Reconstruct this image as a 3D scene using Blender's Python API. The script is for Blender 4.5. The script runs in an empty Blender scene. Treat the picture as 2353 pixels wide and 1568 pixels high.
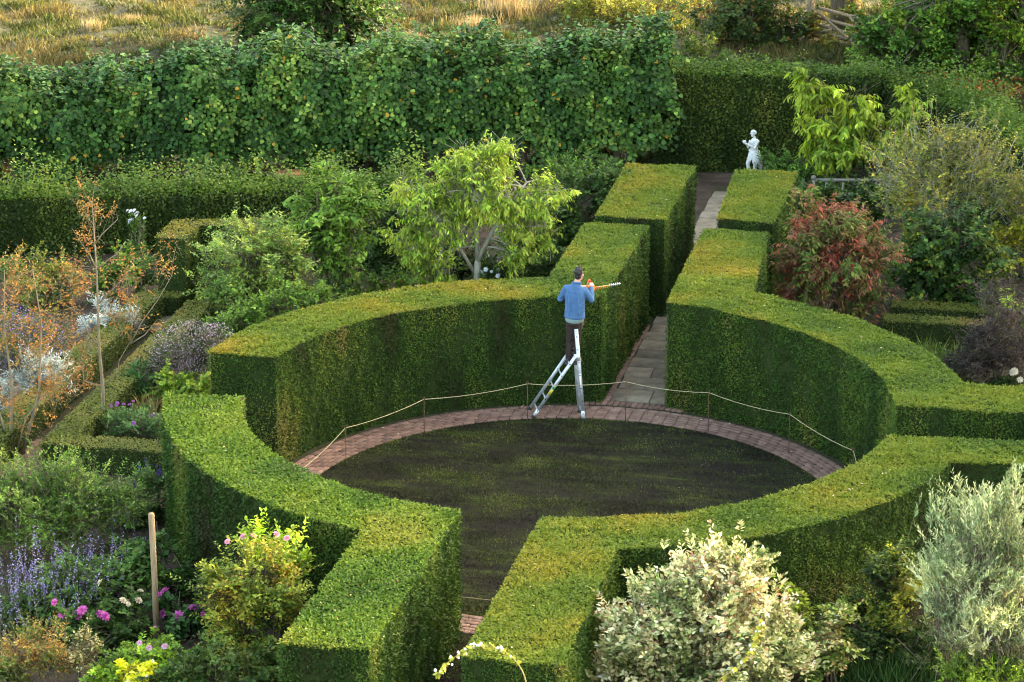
import bpy, math, random
import numpy as np
from math import pi, sin, cos, radians, atan2, hypot
from mathutils import Vector, Matrix

rng = np.random.default_rng(11)
random.seed(5)
sc = bpy.context.scene
COL = sc.collection

# ------------------------------------------------------------------ camera
FPX, PITCH, YAW = 6784.1, 0.3228, 0.2101          # focal length in 2353-px units
CAM = np.array([8.973, -46.676, 19.031])
FW = np.array([-sin(YAW) * cos(PITCH), cos(YAW) * cos(PITCH), -sin(PITCH)])
RT = np.array([cos(YAW), sin(YAW), 0.0])
UP = np.cross(RT, FW)
cam_d = bpy.data.cameras.new('camera')
cam = bpy.data.objects.new('camera', cam_d)
COL.objects.link(cam)
cam_d.sensor_width = 36.0
cam_d.lens = 36.0 * FPX / 2353.0
cam_d.clip_start, cam_d.clip_end = 1.0, 600.0
cam_d.dof.use_dof = True
cam_d.dof.focus_distance = 54.0
cam_d.dof.aperture_fstop = 4.0
cam.matrix_world = Matrix(((RT[0], UP[0], -FW[0], CAM[0]), (RT[1], UP[1], -FW[1], CAM[1]),
                           (RT[2], UP[2], -FW[2], CAM[2]), (0, 0, 0, 1)))
sc.camera = cam

# ------------------------------------------------------------------ light
SUN_AZ, SUN_EL = radians(50.0), radians(15.0)     # azimuth clockwise from +y
world = bpy.data.worlds.new('World')
sc.world = world
world.use_nodes = True
wn, wl = world.node_tree.nodes, world.node_tree.links
bg = wn.get('Background') or wn.new('ShaderNodeBackground')
sky = wn.new('ShaderNodeTexSky')
sky.sky_type = 'NISHITA'
sky.sun_disc = False
sky.sun_elevation = SUN_EL
sky.sun_rotation = SUN_AZ
sky.air_density, sky.dust_density, sky.ozone_density = 0.9, 4.0, 0.3
wl.new(sky.outputs[0], bg.inputs[0])
bg.inputs[1].default_value = 0.15
sun_d = bpy.data.lights.new('sun', 'SUN')
sun_d.energy = 2.0
sun_d.angle = radians(0.6)
sun_d.color = (1.0, 0.85, 0.60)
sun = bpy.data.objects.new('sun', sun_d)
COL.objects.link(sun)
SUNV = Vector((sin(SUN_AZ) * cos(SUN_EL), cos(SUN_AZ) * cos(SUN_EL), sin(SUN_EL)))
sun.rotation_euler = SUNV.to_track_quat('Z', 'Y').to_euler()
sc.view_settings.view_transform = 'Standard'
sc.view_settings.look = 'None'
sc.view_settings.gamma = 1.0
sc.view_settings.use_curve_mapping = False
sc.view_settings.exposure = 3.6
sc.view_settings.use_white_balance = True             # camera set for open shade
sc.view_settings.white_balance_temperature = 7700
sc.view_settings.white_balance_tint = 4
sc.render.engine = 'CYCLES'
sc.cycles.max_bounces = 6
sc.cycles.diffuse_bounces = 3
sc.cycles.glossy_bounces = 2
sc.cycles.transmission_bounces = 3
sc.cycles.use_denoising = True
sc.cycles.denoising_prefilter = 'ACCURATE'
sc.cycles.filter_width = 1.1

# ------------------------------------------------------------------ measuring helpers
def ray(x, y):
    return FW + RT * (x - 1176.5) / FPX - UP * (y - 784.0) / FPX
def un(x, y, z=0.0):                               # survey: picture measurement -> point at height z
    d = ray(x, y); t = (z - CAM[2]) / d[2]
    return CAM + d * t
def at(x, y, b):                                   # the same, on the upright plane through b
    n = np.array([-sin(YAW), cos(YAW), 0.0]); d = ray(x, y)
    t = ((np.array(b) - CAM) @ n) / (d @ n)
    return CAM + d * t
def scale_at(b):
    return FPX / np.linalg.norm(np.array(b) - CAM)
RTH = np.array([cos(YAW), sin(YAW), 0.0])          # picture-right and depth, in plan
FWH = np.array([-sin(YAW), cos(YAW), 0.0])

def nrm(a):
    return a / np.maximum(np.linalg.norm(a, axis=-1, keepdims=True), 1e-9)
_nz = {}
def snoise(P, s, seed=0, oct=2):                   # smooth noise, about -1..1
    out = np.zeros(len(P)); amp = 1.0; tot = 0.0
    for o in range(oct):
        k = (seed, o)
        if k not in _nz:
            r = np.random.default_rng(1000 + seed * 17 + o)
            _nz[k] = (nrm(r.normal(size=(9, 3))) * r.uniform(.6, 1.5, (9, 1)), r.uniform(0, 6.28, 9))
        D, ph = _nz[k]
        out += amp * np.sin(P @ D.T * (2 * pi / s * 2 ** o) * .7 + ph).sum(1) / 3.0
        tot += amp; amp *= .5
    return out / tot

# ------------------------------------------------------------------ object helpers
def link(name, me, parent=None):
    o = bpy.data.objects.new(name, me); COL.objects.link(o)
    if parent is not None: o.parent = parent
    return o
def thing(name, label, cat, loc=(0, 0, 0), group=None):
    o = link(name, None)
    o.location = tuple(float(v) for v in loc); o['label'] = label; o['category'] = cat
    if group: o['group'] = group
    return o
def tag(o, label, cat, group=None):
    o['label'] = label; o['category'] = cat
    if group: o['group'] = group
    return o
def stuff(o): o['kind'] = 'stuff'; return o
def struct(o): o['kind'] = 'structure'; return o

def mesh(name, V, F, mat, col=None, smooth=False):
    V = np.asarray(V, np.float32); me = bpy.data.meshes.new(name)
    if not isinstance(F, list): F = [F]
    F = [np.asarray(f, np.int32) for f in F if len(f)]
    nl = sum(f.size for f in F); npoly = sum(len(f) for f in F)
    me.vertices.add(len(V)); me.vertices.foreach_set('co', V.ravel())
    me.loops.add(nl); me.loops.foreach_set('vertex_index', np.concatenate([f.ravel() for f in F]))
    me.polygons.add(npoly)
    tot = np.concatenate([np.full(len(f), f.shape[1], np.int32) for f in F])
    me.polygons.foreach_set('loop_start', np.concatenate([[0], np.cumsum(tot)[:-1]]).astype(np.int32))
    if smooth: me.polygons.foreach_set('use_smooth', np.ones(npoly, bool))
    if col is not None:
        at_ = me.color_attributes.new('col', 'FLOAT_COLOR', 'POINT')
        c4 = np.ones((len(V), 4), np.float32); c4[:, :3] = col
        at_.data.foreach_set('color', c4.ravel())
    me.update(calc_edges=True)
    if mat: me.materials.append(mat)
    return me

class MB:                                           # collects solids into one mesh
    def __init__(s): s.V = []; s.Q = []; s.T = []; s.n = 0
    def add(s, V, Q=(), T=()):
        V = np.asarray(V, float)
        if len(Q): s.Q.append(np.asarray(Q) + s.n)
        if len(T): s.T.append(np.asarray(T) + s.n)
        s.V.append(V); s.n += len(V)
    def box(s, c, size, R=None):
        v = np.array([[x, y, z] for x in (-.5, .5) for y in (-.5, .5) for z in (-.5, .5)]) * np.array(size)
        if R is not None: v = v @ np.array(R).T
        s.add(v + np.array(c), [[0, 1, 3, 2], [4, 6, 7, 5], [0, 4, 5, 1], [2, 3, 7, 6], [0, 2, 6, 4], [1, 5, 7, 3]])
    def bar(s, a, b, w, h, side=(0, 1, 0)):         # box beam from a to b
        a, b = np.array(a, float), np.array(b, float); z = nrm(b - a)
        x = nrm(np.cross(np.array(side, float), z)); y = np.cross(z, x)
        s.box((a + b) / 2, (w, h, np.linalg.norm(b - a)), np.stack([x, y, z], 1))
    def tube(s, P, R, n=6, cap=True):
        P = np.asarray(P, float); R = np.broadcast_to(np.asarray(R, float), (len(P),)) if np.ndim(R) < 2 else np.asarray(R)
        T = nrm(np.gradient(P, axis=0)); ref = np.array([0, 0, 1.0]) if abs(T[0][2]) < .9 else np.array([0, 1.0, 0])
        X = nrm(np.cross(ref, T)); Y = np.cross(T, X); a = np.arange(n) * 2 * pi / n
        rx = R[:, 0] if R.ndim == 2 else R; ry = R[:, 1] if R.ndim == 2 else R
        V = P[:, None] + X[:, None] * (np.cos(a)[None, :, None] * rx[:, None, None]) + Y[:, None] * (np.sin(a)[None, :, None] * ry[:, None, None])
        m = len(P); i = np.arange(m - 1)[:, None] * n; j = np.arange(n)[None]; k = (j + 1) % n
        Q = np.stack([i + j, i + k, i + n + k, i + n + j], -1).reshape(-1, 4)
        V = V.reshape(-1, 3); T3 = []
        if cap:
            V = np.concatenate([V, P[:1], P[-1:]]); b = m * n
            T3 = [[b, (q + 1) % n, q] for q in range(n)] + [[b + 1, (m - 1) * n + q, (m - 1) * n + (q + 1) % n] for q in range(n)]
        s.add(V, Q, T3)
    def ball(s, c, r, nu=10, nv=7, R=None):
        u = np.arange(nu) * 2 * pi / nu; v = np.linspace(0, pi, nv + 1)[1:-1]
        V = np.stack([np.outer(np.sin(v), np.cos(u)), np.outer(np.sin(v), np.sin(u)), np.outer(np.cos(v), np.ones(nu))], -1).reshape(-1, 3)
        V = np.concatenate([V, [[0, 0, 1], [0, 0, -1]]]) * np.array(r)
        if R is not None: V = V @ np.array(R).T
        m = nv - 1; i = np.arange(m - 1)[:, None] * nu; j = np.arange(nu)[None]; k = (j + 1) % nu
        Q = np.stack([i + j, i + nu + j, i + nu + k, i + k], -1).reshape(-1, 4); t = m * nu
        T = [[t, q, (q + 1) % nu] for q in range(nu)] + [[t + 1, (m - 1) * nu + (q + 1) % nu, (m - 1) * nu + q] for q in range(nu)]
        s.add(V + np.array(c), Q, T)
    def build(s, name, mat, parent=None, smooth=False):
        F = []
        if s.Q: F.append(np.concatenate(s.Q))
        if s.T: F.append(np.concatenate(s.T))
        return link(name, mesh(name, np.concatenate(s.V), F, mat, smooth=smooth), parent)

def fuse(mb, name, mat, parent=None, voxel=.01, smooth=4):   # one continuous surface from overlapping solids
    o = mb.build(name, mat, parent)
    m = o.modifiers.new('fuse', 'REMESH'); m.mode = 'VOXEL'; m.voxel_size = voxel; m.use_smooth_shade = True
    if smooth:
        k = o.modifiers.new('soften', 'SMOOTH'); k.factor = .5; k.iterations = smooth
    bpy.context.view_layer.update()
    me = bpy.data.meshes.new_from_object(o.evaluated_get(bpy.context.evaluated_depsgraph_get()))
    o.modifiers.clear(); o.data = me
    if not me.materials: me.materials.append(mat)
    return o

# ------------------------------------------------------------------ materials
def nt(name):
    m = bpy.data.materials.new(name); m.use_nodes = True
    n, l = m.node_tree.nodes, m.node_tree.links
    return m, n, l, n['Principled BSDF']
def noise(n, l, scale, detail=4, vec=None, rough=.6):
    t = n.new('ShaderNodeTexNoise'); t.inputs['Scale'].default_value = scale
    t.inputs['Detail'].default_value = detail; t.inputs['Roughness'].default_value = rough
    if vec: l.new(vec, t.inputs['Vector'])
    return t
def ramp(n, l, src, stops):
    r = n.new('ShaderNodeValToRGB'); e = r.color_ramp.elements
    while len(e) < len(stops): e.new(.5)
    for k, (p, c) in zip(e, stops): k.position = p; k.color = (*c, 1)
    l.new(src, r.inputs[0]); return r
def objcoord(n, l, scl=(1, 1, 1)):
    t = n.new('ShaderNodeTexCoord'); m = n.new('ShaderNodeMapping'); m.inputs['Scale'].default_value = scl
    l.new(t.outputs['Object'], m.inputs[0]); return m.outputs[0]
def bump(n, l, h, b, strength=.5, dist=.02):
    k = n.new('ShaderNodeBump'); k.inputs['Strength'].default_value = strength; k.inputs['Distance'].default_value = dist
    l.new(h, k.inputs['Height']); l.new(k.outputs[0], b.inputs['Normal'])
def mottled(name, stops, scale=5, rough=.8, scl=(1, 1, 1), bmp=.4, bdist=.02, metallic=0, randomize=0):
    m, n, l, b = nt(name); v = objcoord(n, l, scl); t = noise(n, l, scale, 6, v)
    r = ramp(n, l, t.outputs[0], stops); out = r.outputs[0]
    if randomize:
        oi = n.new('ShaderNodeObjectInfo'); h = n.new('ShaderNodeHueSaturation')
        mr = n.new('ShaderNodeMapRange'); mr.inputs[3].default_value = 1 - randomize; mr.inputs[4].default_value = 1 + randomize
        l.new(oi.outputs['Random'], mr.inputs[0]); l.new(mr.outputs[0], h.inputs['Value']); l.new(out, h.inputs['Color']); out = h.outputs[0]
    l.new(out, b.inputs['Base Color']); b.inputs['Roughness'].default_value = rough
    if rough > .75: b.inputs['Specular IOR Level'].default_value = .1
    b.inputs['Metallic'].default_value = metallic
    if bmp: bump(n, l, noise(n, l, scale * 4, 6, v).outputs[0], b, bmp, bdist)
    return m
def leaf_mat(name, trans=.35, rough=.5, spec=.35):
    m, n, l, b = nt(name); a = n.new('ShaderNodeAttribute'); a.attribute_name = 'col'
    l.new(a.outputs['Color'], b.inputs['Base Color']); b.inputs['Roughness'].default_value = rough
    b.inputs['Specular IOR Level'].default_value = spec
    tr = n.new('ShaderNodeBsdfTranslucent'); l.new(a.outputs['Color'], tr.inputs[0])
    mx = n.new('ShaderNodeMixShader'); mx.inputs[0].default_value = trans
    l.new(b.outputs[0], mx.inputs[1]); l.new(tr.outputs[0], mx.inputs[2])
    l.new(mx.outputs[0], n['Material Output'].inputs[0])
    return m
LEAF = leaf_mat('leaf', .38, .55, .22)
PETAL = leaf_mat('petal', .3, .6, .2)
GLOSSY = leaf_mat('glossy leaf', .3, .5, .16)
NEEDLE = leaf_mat('yew needle', .22, .6, .15)
STRAW = leaf_mat('grass blade', .35, .6, .2)
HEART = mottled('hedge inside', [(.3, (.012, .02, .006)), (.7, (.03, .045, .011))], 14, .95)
BARK = mottled('bark', [(.3, (.09, .065, .045)), (.7, (.22, .18, .13))], 9, .9, (3, 3, .6))
PALE_BARK = mottled('pale bark', [(.3, (.22, .2, .15)), (.7, (.42, .39, .31))], 9, .85, (3, 3, .7))
TWIG = mottled('tan bark', [(.3, (.14, .11, .075)), (.7, (.30, .25, .18))], 9, .9, (3, 3, .7))
DARK_BARK = mottled('dark bark', [(.3, (.03, .022, .016)), (.7, (.1, .075, .05))], 8, .9, (4, 4, .6))
GREY_WOOD = mottled('weathered wood', [(.3, (.12, .11, .09)), (.7, (.27, .25, .21))], 6, .85, (6, 6, .8))
BROWN_WOOD = mottled('brown wood', [(.3, (.16, .11, .065)), (.7, (.34, .25, .16))], 6, .8, (6, 6, .7))
SOIL = mottled('soil', [(.3, (.03, .021, .015)), (.55, (.06, .042, .03)), (.75, (.10, .073, .054))], 1.4, .95, bmp=.9, bdist=.04)
STONE = mottled('york stone', [(.3, (.135, .105, .072)), (.7, (.26, .21, .15))], 3.5, .85, bmp=.3, bdist=.01, randomize=.18)
BRICK = mottled('brick', [(.25, (.11, .064, .048)), (.55, (.20, .12, .092)), (.8, (.29, .195, .155))], 6, .85, bmp=.4, bdist=.006, randomize=.28)
JOINT = mottled('sandy joint', [(.3, (.022, .028, .01)), (.7, (.06, .05, .032))], 12, .95)
TERRA = mottled('terracotta', [(.3, (.2, .06, .035)), (.7, (.33, .12, .075))], 6, .8)
MARBLE = mottled('white marble', [(.3, (.26, .26, .25)), (.5, (.56, .56, .55)), (.7, (.7, .7, .69))], 7, .6, bmp=.3, bdist=.01)
ALU = mottled('aluminium', [(.3, (.40, .41, .43)), (.7, (.58, .59, .6))], 9, .42, metallic=.45, bmp=0)
RUBBER = mottled('black rubber', [(.3, (.012, .012, .012)), (.7, (.03, .03, .03))], 20, .7)
RUST = mottled('rusty rod', [(.3, (.09, .045, .028)), (.7, (.17, .09, .06))], 30, .85)
ROPE = mottled('natural rope', [(.3, (.3, .24, .13)), (.7, (.48, .4, .25))], 40, .9)
DENIM = mottled('blue cotton', [(.3, (.042, .10, .215)), (.7, (.075, .155, .30))], 7, .9, bmp=.25, bdist=.006)
CORD = mottled('brown corduroy', [(.3, (.024, .016, .015)), (.7, (.055, .038, .035))], 30, .95)
SHIRT = mottled('grey green shirt', [(.3, (.13, .19, .19)), (.7, (.19, .26, .26))], 8, .9)
SKIN = mottled('skin', [(.3, (.5, .24, .17)), (.7, (.62, .33, .25))], 6, .5, bmp=0)
HAIR = mottled('dark hair', [(.3, (.006, .005, .006)), (.7, (.025, .02, .022))], 40, .5, bmp=.8, bdist=.01)
LEATHER = mottled('dark leather', [(.3, (.03, .022, .022)), (.7, (.06, .045, .045))], 12, .6)
ORANGE = mottled('orange plastic', [(.3, (.62, .17, .02)), (.7, (.72, .22, .03))], 8, .4, bmp=0)
RED = mottled('red plastic', [(.3, (.5, .05, .02)), (.7, (.6, .08, .03))], 8, .45, bmp=0)
WHITE = mottled('white plastic', [(.3, (.7, .7, .7)), (.7, (.8, .8, .8))], 8, .4, bmp=0)
YELLOW = mottled('yellow sticker', [(.3, (.6, .45, .03)), (.7, (.65, .5, .05))], 8, .5, bmp=0)
GREEN = mottled('green sticker', [(.3, (.05, .35, .2)), (.7, (.05, .4, .22))], 8, .5, bmp=0)
BLACK = mottled('black print', [(.3, (.01, .01, .01)), (.7, (.02, .02, .02))], 8, .5, bmp=0)

# ------------------------------------------------------------------ leaves
DIAMOND = (np.array([[0, 0, 0], [.45, .5, .14], [1, 0, -.06], [.45, -.5, .14]]), np.array([[0, 2, 1], [0, 3, 2]]))
LANCE = (np.array([[0, 0, 0], [.3, .5, .12], [.68, .38, .0], [1, 0, -.3], [.68, -.38, .0], [.3, -.5, .12]]),
         np.array([[0, 2, 1], [0, 3, 2], [0, 4, 3], [0, 5, 4]]))
ROUND = (np.array([[0, 0, 0], [.12, .5, .06], [.6, .46, .05], [1.05, 0, -.12], [.6, -.46, .05], [.12, -.5, .06]]),
         np.array([[0, 2, 1], [0, 3, 2], [0, 4, 3], [0, 5, 4]]))
BLADE = (np.array([[0, .5, 0], [0, -.5, 0], [.55, .35, .06], [.55, -.35, .06], [1, 0, -.1]]), np.array([[0, 1, 3], [0, 3, 2], [2, 3, 4]]))
SPEAR = (np.array([[0, .5, 0], [0, -.5, 0], [1, 0, -.08]]), np.array([[0, 1, 2]]))
def leaf_arrays(P, A, N, L, W, shape):
    A = nrm(A); S = nrm(np.cross(N, A)); N2 = np.cross(A, S); T, F = shape; k = len(T)
    L = np.broadcast_to(L, (len(P),)); W = np.broadcast_to(W, (len(P),))
    V = (P[:, None] + A[:, None] * (T[None, :, 0, None] * L[:, None, None]) + S[:, None] * (T[None, :, 1, None] * W[:, None, None])
         + N2[:, None] * (T[None, :, 2, None] * W[:, None, None]))
    return V.reshape(-1, 3), (F[None] + (np.arange(len(P)) * k)[:, None, None]).reshape(-1, 3), k
def leaf_mesh(name, P, A, N, L, W, shape, C, mat):
    V, F, k = leaf_arrays(P, A, N, L, W, shape)
    return mesh(name, V, F, mat, np.repeat(C, k, 0))
def colours(n, pal, jit=.22, P=None, patch=.35, seed=3, ps=.6):
    c = np.array([p[:3] for p in pal]); w = np.array([p[3] for p in pal], float); w /= w.sum()
    if P is not None and len(pal) > 1:                # colours drift in clumps, as on one shoot
        u = np.clip(.5 + .5 * snoise(P, ps, seed) * patch * 2 + rng.normal(0, .22, n), 0, .9999)
    else: u = rng.random(n)
    i = np.searchsorted(np.cumsum(w), u * .9999)
    return np.clip(c[np.minimum(i, len(pal) - 1)] * np.exp(rng.normal(0, jit, (n, 1))) * np.exp(rng.normal(0, .06, (n, 3))), .003, .9)
def blend(n, pal, jit, P, seed, ps, spread=.42):      # colours run smoothly from patch to patch
    c = np.array([p[:3] for p in pal]); w = np.array([p[3] for p in pal], float); cw = np.cumsum(w) / w.sum()
    u = np.clip(.5 + spread * 1.1 * snoise(P, ps, seed, 3) + rng.normal(0, .09, n), .001, .999)
    mid = cw - w / w.sum() / 2; f = np.interp(u, mid, np.arange(len(pal))); i = np.minimum(f.astype(int), len(pal) - 2); t = (f - i)[:, None]
    return np.clip((c[i] * (1 - t) + c[i + 1] * t) * np.exp(rng.normal(0, jit, (n, 1))), .003, .9)
def rnd(n): return rng.normal(size=(n, 3))

# ------------------------------------------------------------------ ground
def sheet(name, poly, z, mat):
    me = bpy.data.meshes.new(name)
    me.from_pydata([(float(p[0]), float(p[1]), z) for p in poly], [], [list(range(len(poly)))]); me.materials.append(mat)
    return struct(link(name, me))
sheet('ground', [(-300, -300), (300, -300), (300, 400), (-300, 400)], 0.0, SOIL)

# meadow beyond the lime row: a sheet with tussocks
def meadow_edge(x): return 20.8 + .30 * (x + 8) if x < 0 else 24.4 + .05 * x
m, n, l, b = nt('dry meadow')
v = objcoord(n, l, (1, .6, 1)); t1 = noise(n, l, .35, 8, v, .7); t2 = noise(n, l, 2.6, 6, v)
r1 = ramp(n, l, t1.outputs[0], [(.3, (.02, .028, .007)), (.45, (.038, .04, .011)), (.6, (.06, .05, .016)), (.75, (.024, .032, .008))])
r2 = ramp(n, l, t2.outputs[0], [(.3, (.45, .45, .4)), (.7, (1, 1, 1))])
mx = n.new('ShaderNodeMix'); mx.data_type = 'RGBA'; mx.blend_type = 'MULTIPLY'; mx.inputs[0].default_value = 1
l.new(r1.outputs[0], mx.inputs[6]); l.new(r2.outputs[0], mx.inputs[7]); l.new(mx.outputs[2], b.inputs['Base Color'])
b.inputs['Roughness'].default_value = .95; bump(n, l, noise(n, l, 6, 6, v).outputs[0], b, 1, .1)
MEADOW = m
def field_z(P):
    P3 = np.stack([P[:, 0], P[:, 1], np.zeros(len(P))], 1)
    return .03 + .22 * np.clip(snoise(P3, 2.4, 41) + .2, 0, 2) + .13 * np.clip(snoise(P3, .9, 42) + .2, 0, 2)
xs = np.linspace(-60, 60, 200); ys = np.linspace(0, 1, 90)
X, Y = np.meshgrid(xs, ys); E0 = np.array([meadow_edge(x) for x in xs])
Yw = E0[None] + (Y ** 1.6) * (120 - E0[None])
G = np.stack([X.ravel(), Yw.ravel()], 1); gz = field_z(G); gz[:200] = .004
i = np.arange(89)[:, None] * 200; j = np.arange(199)[None]
Q = np.stack([i + j, i + j + 1, i + 201 + j, i + 200 + j], -1).reshape(-1, 4)
struct(link('meadow', mesh('meadow', np.column_stack([G, gz]), Q, MEADOW, smooth=True)))

def grass(name, pts, zf, n, L, W, pal, lean=.35, label=None, cat=None, patch=.5, ps=2.0, up=1.0, mat=STRAW, seed=8, parent=None, shape=BLADE):
    P = np.column_stack([pts, zf])
    A = np.array([0, 0, up]) + rnd(n) * [lean, lean, .1]; N = rnd(n) * [1, 1, .2]
    o = link(name, leaf_mesh(name, P, A, N, L, W, shape, colours(n, pal, .25, P, patch, seed, ps), mat), parent)
    return o
# meadow grass, drawn in tussocks over the part the camera can look at
STRAW_PAL = [(.04, .058, .013, 1.5), (.065, .082, .018, 1.6), (.10, .092, .026, 1.5), (.15, .12, .042, 1.2), (.115, .09, .032, .8)]
nb = 210000
P = np.column_stack([rng.uniform(-27, 12, nb * 2), rng.uniform(18, 48, nb * 2)])
k = np.array([p[1] > meadow_edge(p[0]) + .3 for p in P]); P = P[k]
P3 = np.column_stack([P, np.zeros(len(P))])
dens = .35 + .65 * (snoise(P3, 1.1, 43) > -.1); P = P[rng.random(len(P)) < dens][:nb]; nn = len(P)
tall = np.exp(.5 * snoise(np.column_stack([P, np.zeros(nn)]), 2.4, 44))
o = stuff(grass('meadow_grass', P, field_z(P) - .02, nn, rng.uniform(.10, .30, nn) * tall, .042, STRAW_PAL, .6, ps=2.2, seed=9, patch=.75, shape=SPEAR))
tag(o, 'dry straw coloured grass of the meadow beyond the tall leafy hedge', 'grass')

# lawn: dark worn turf inside the ring of bricks
LAWN_R, LAWN_C = 4.72, (0.0, 0.0)
m, n, l, b = nt('scarified lawn')
v = objcoord(n, l, (.5, 2.2, 1)); t1 = noise(n, l, 1.3, 9, v, .72); t2 = noise(n, l, 30, 4, objcoord(n, l))
r1 = ramp(n, l, t1.outputs[0], [(.40, (.019, .0152, .0138)), (.54, (.027, .027, .0145)), (.68, (.056, .072, .017))])
r2 = ramp(n, l, t2.outputs[0], [(.3, (.5, .5, .5)), (.7, (1.2, 1.2, 1.2))])
mx = n.new('ShaderNodeMix'); mx.data_type = 'RGBA'; mx.blend_type = 'MULTIPLY'; mx.inputs[0].default_value = 1
l.new(r1.outputs[0], mx.inputs[6]); l.new(r2.outputs[0], mx.inputs[7]); l.new(mx.outputs[2], b.inputs['Base Color'])
b.inputs['Roughness'].default_value = 1; b.inputs['Specular IOR Level'].default_value = .03; bump(n, l, t2.outputs[0], b, .9, .03)
LAWNM = m
th = np.linspace(0, 2 * pi, 181)[:-1]
S_END = -7.35                                        # the turf runs on through the near opening
poly = [(LAWN_R * cos(a), LAWN_R * sin(a)) for a in th if not (-2.02 < (a if a < pi else a - 2 * pi) < -1.1)]
a0 = [a for a in th if a > pi and a - 2 * pi < -2.02]; 
P_ = [(LAWN_R * cos(a), LAWN_R * sin(a)) for a in th if (a if a < pi else a - 2 * pi) >= -1.1 and (a if a < pi else a - 2 * pi) < 0]
poly = [(LAWN_R * cos(a), LAWN_R * sin(a)) for a in np.linspace(-1.40, 2 * pi - 1.75, 170)] + [(-.84, S_END), (.84, S_END)]
sheet('lawn', poly, .02, LAWNM)
nb = 170000
r_ = LAWN_R * np.sqrt(rng.random(nb)); a_ = rng.uniform(0, 2 * pi, nb)
P = np.column_stack([r_ * np.cos(a_), r_ * np.sin(a_)])
P = np.concatenate([P, np.column_stack([rng.uniform(-.7, .7, 2600), rng.uniform(S_END, -4.5, 2600)])])
P3 = np.column_stack([P[:, 0] * .45, P[:, 1] * 1.8, np.zeros(len(P))])
q = snoise(P3, 1.2, 51, 3)
edge = np.clip((np.hypot(P[:, 0], P[:, 1]) - LAWN_R + .12) / .12, 0, 1)
P = P[rng.random(len(P)) < np.clip(.36 + .5 * q + edge, .12, 1)]; nn = len(P)
o = stuff(grass('lawn_grass', P, np.full(nn, .018), nn, rng.uniform(.025, .055, nn), .015,
                [(.022, .018, .010, 1.2), (.034, .044, .012, 1.3), (.065, .09, .018, 1.0), (.14, .15, .035, .5)], .7, seed=12, ps=1.0, shape=SPEAR))
tag(o, 'short thin grass regrowing on the dark round lawn', 'grass')

# ------------------------------------------------------------------ brick ring, stone path
RB0, ROW, NROW = 4.735, .112, 6
def ring(r0, r1, z, mat, name):
    a = np.linspace(0, 2 * pi, 161)[:-1]
    V = np.concatenate([np.column_stack([r0 * np.cos(a), r0 * np.sin(a), np.full(160, z)]), np.column_stack([r1 * np.cos(a), r1 * np.sin(a), np.full(160, z)])])
    i = np.arange(160); k = (i + 1) % 160
    return struct(link(name, mesh(name, V, np.stack([i, i + 160, k + 160, k], -1), mat)))
brick_path = ring(4.72, 5.72, .010, JOINT, 'brick_path')
def bevel_box(sx, sy, sz, e=.006):
    v = [(-sx / 2, -sy / 2, 0), (sx / 2, -sy / 2, 0), (sx / 2, sy / 2, 0), (-sx / 2, sy / 2, 0)]
    v += [(x, y, sz - e) for x, y, _ in v[:4]] + [(x - e * np.sign(x), y - e * np.sign(y), sz) for x, y, _ in v[:4]]
    q = [[0, 1, 5, 4], [1, 2, 6, 5], [2, 3, 7, 6], [3, 0, 4, 7], [4, 5, 9, 8], [5, 6, 10, 9], [6, 7, 11, 10], [7, 4, 8, 11], [8, 9, 10, 11]]
    return np.array(v), np.array(q)
bv, bq = bevel_box(.212, .102, .032)
BRICK_MESHES = [mesh('brick', bv + np.column_stack([rng.normal(0, .003, 12), rng.normal(0, .003, 12), np.zeros(12)]), bq, BRICK) for _ in range(4)]
spots = []
for k in range(NROW):
    r = RB0 + ROW * (k + .5)
    nbk = int(2 * pi * r / .224)
    for q in range(nbk):
        a = (q + .5 * (k % 2)) * 2 * pi / nbk + .01 * k
        spots.append((r * cos(a), r * sin(a), a + pi / 2))
def visible(x, y):                                    # the stretch of the ring not behind the near hedges
    a = math.degrees(atan2(y, x)) % 360
    return 3 < a < 168
near = sorted([s for s in spots if visible(s[0], s[1])], key=lambda s: s[1])
pick = set(map(id, [s for s in near if True][:270])); mbr = MB()
for s in spots:
    dz = rng.uniform(-.004, .005); rz = s[2] + rng.normal(0, .012)
    if id(s) in pick:
        o = bpy.data.objects.new('brick', random.choice(BRICK_MESHES)); COL.objects.link(o); o.parent = brick_path
        o.location = (s[0], s[1], .006 + dz); o.rotation_euler = (rng.normal(0, .01), rng.normal(0, .01), rz)
    else:
        R = np.array([[cos(rz), -sin(rz), 0], [sin(rz), cos(rz), 0], [0, 0, 1]])
        mbr.add(bv @ R.T + [s[0], s[1], .006 + dz], bq)
for a_ in np.arange(pi / 2 - .2, pi / 2 + .13, .0205):
    o = bpy.data.objects.new('brick', random.choice(BRICK_MESHES)); COL.objects.link(o); o.parent = brick_path
    o.location = (5.63 * cos(a_), 5.63 * sin(a_), .012 + rng.uniform(-.006, .004)); o.rotation_euler = (0, 0, a_ + rng.normal(0, .02))
o = mbr.build('brick_courses', BRICK, brick_path); stuff(o)

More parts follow.
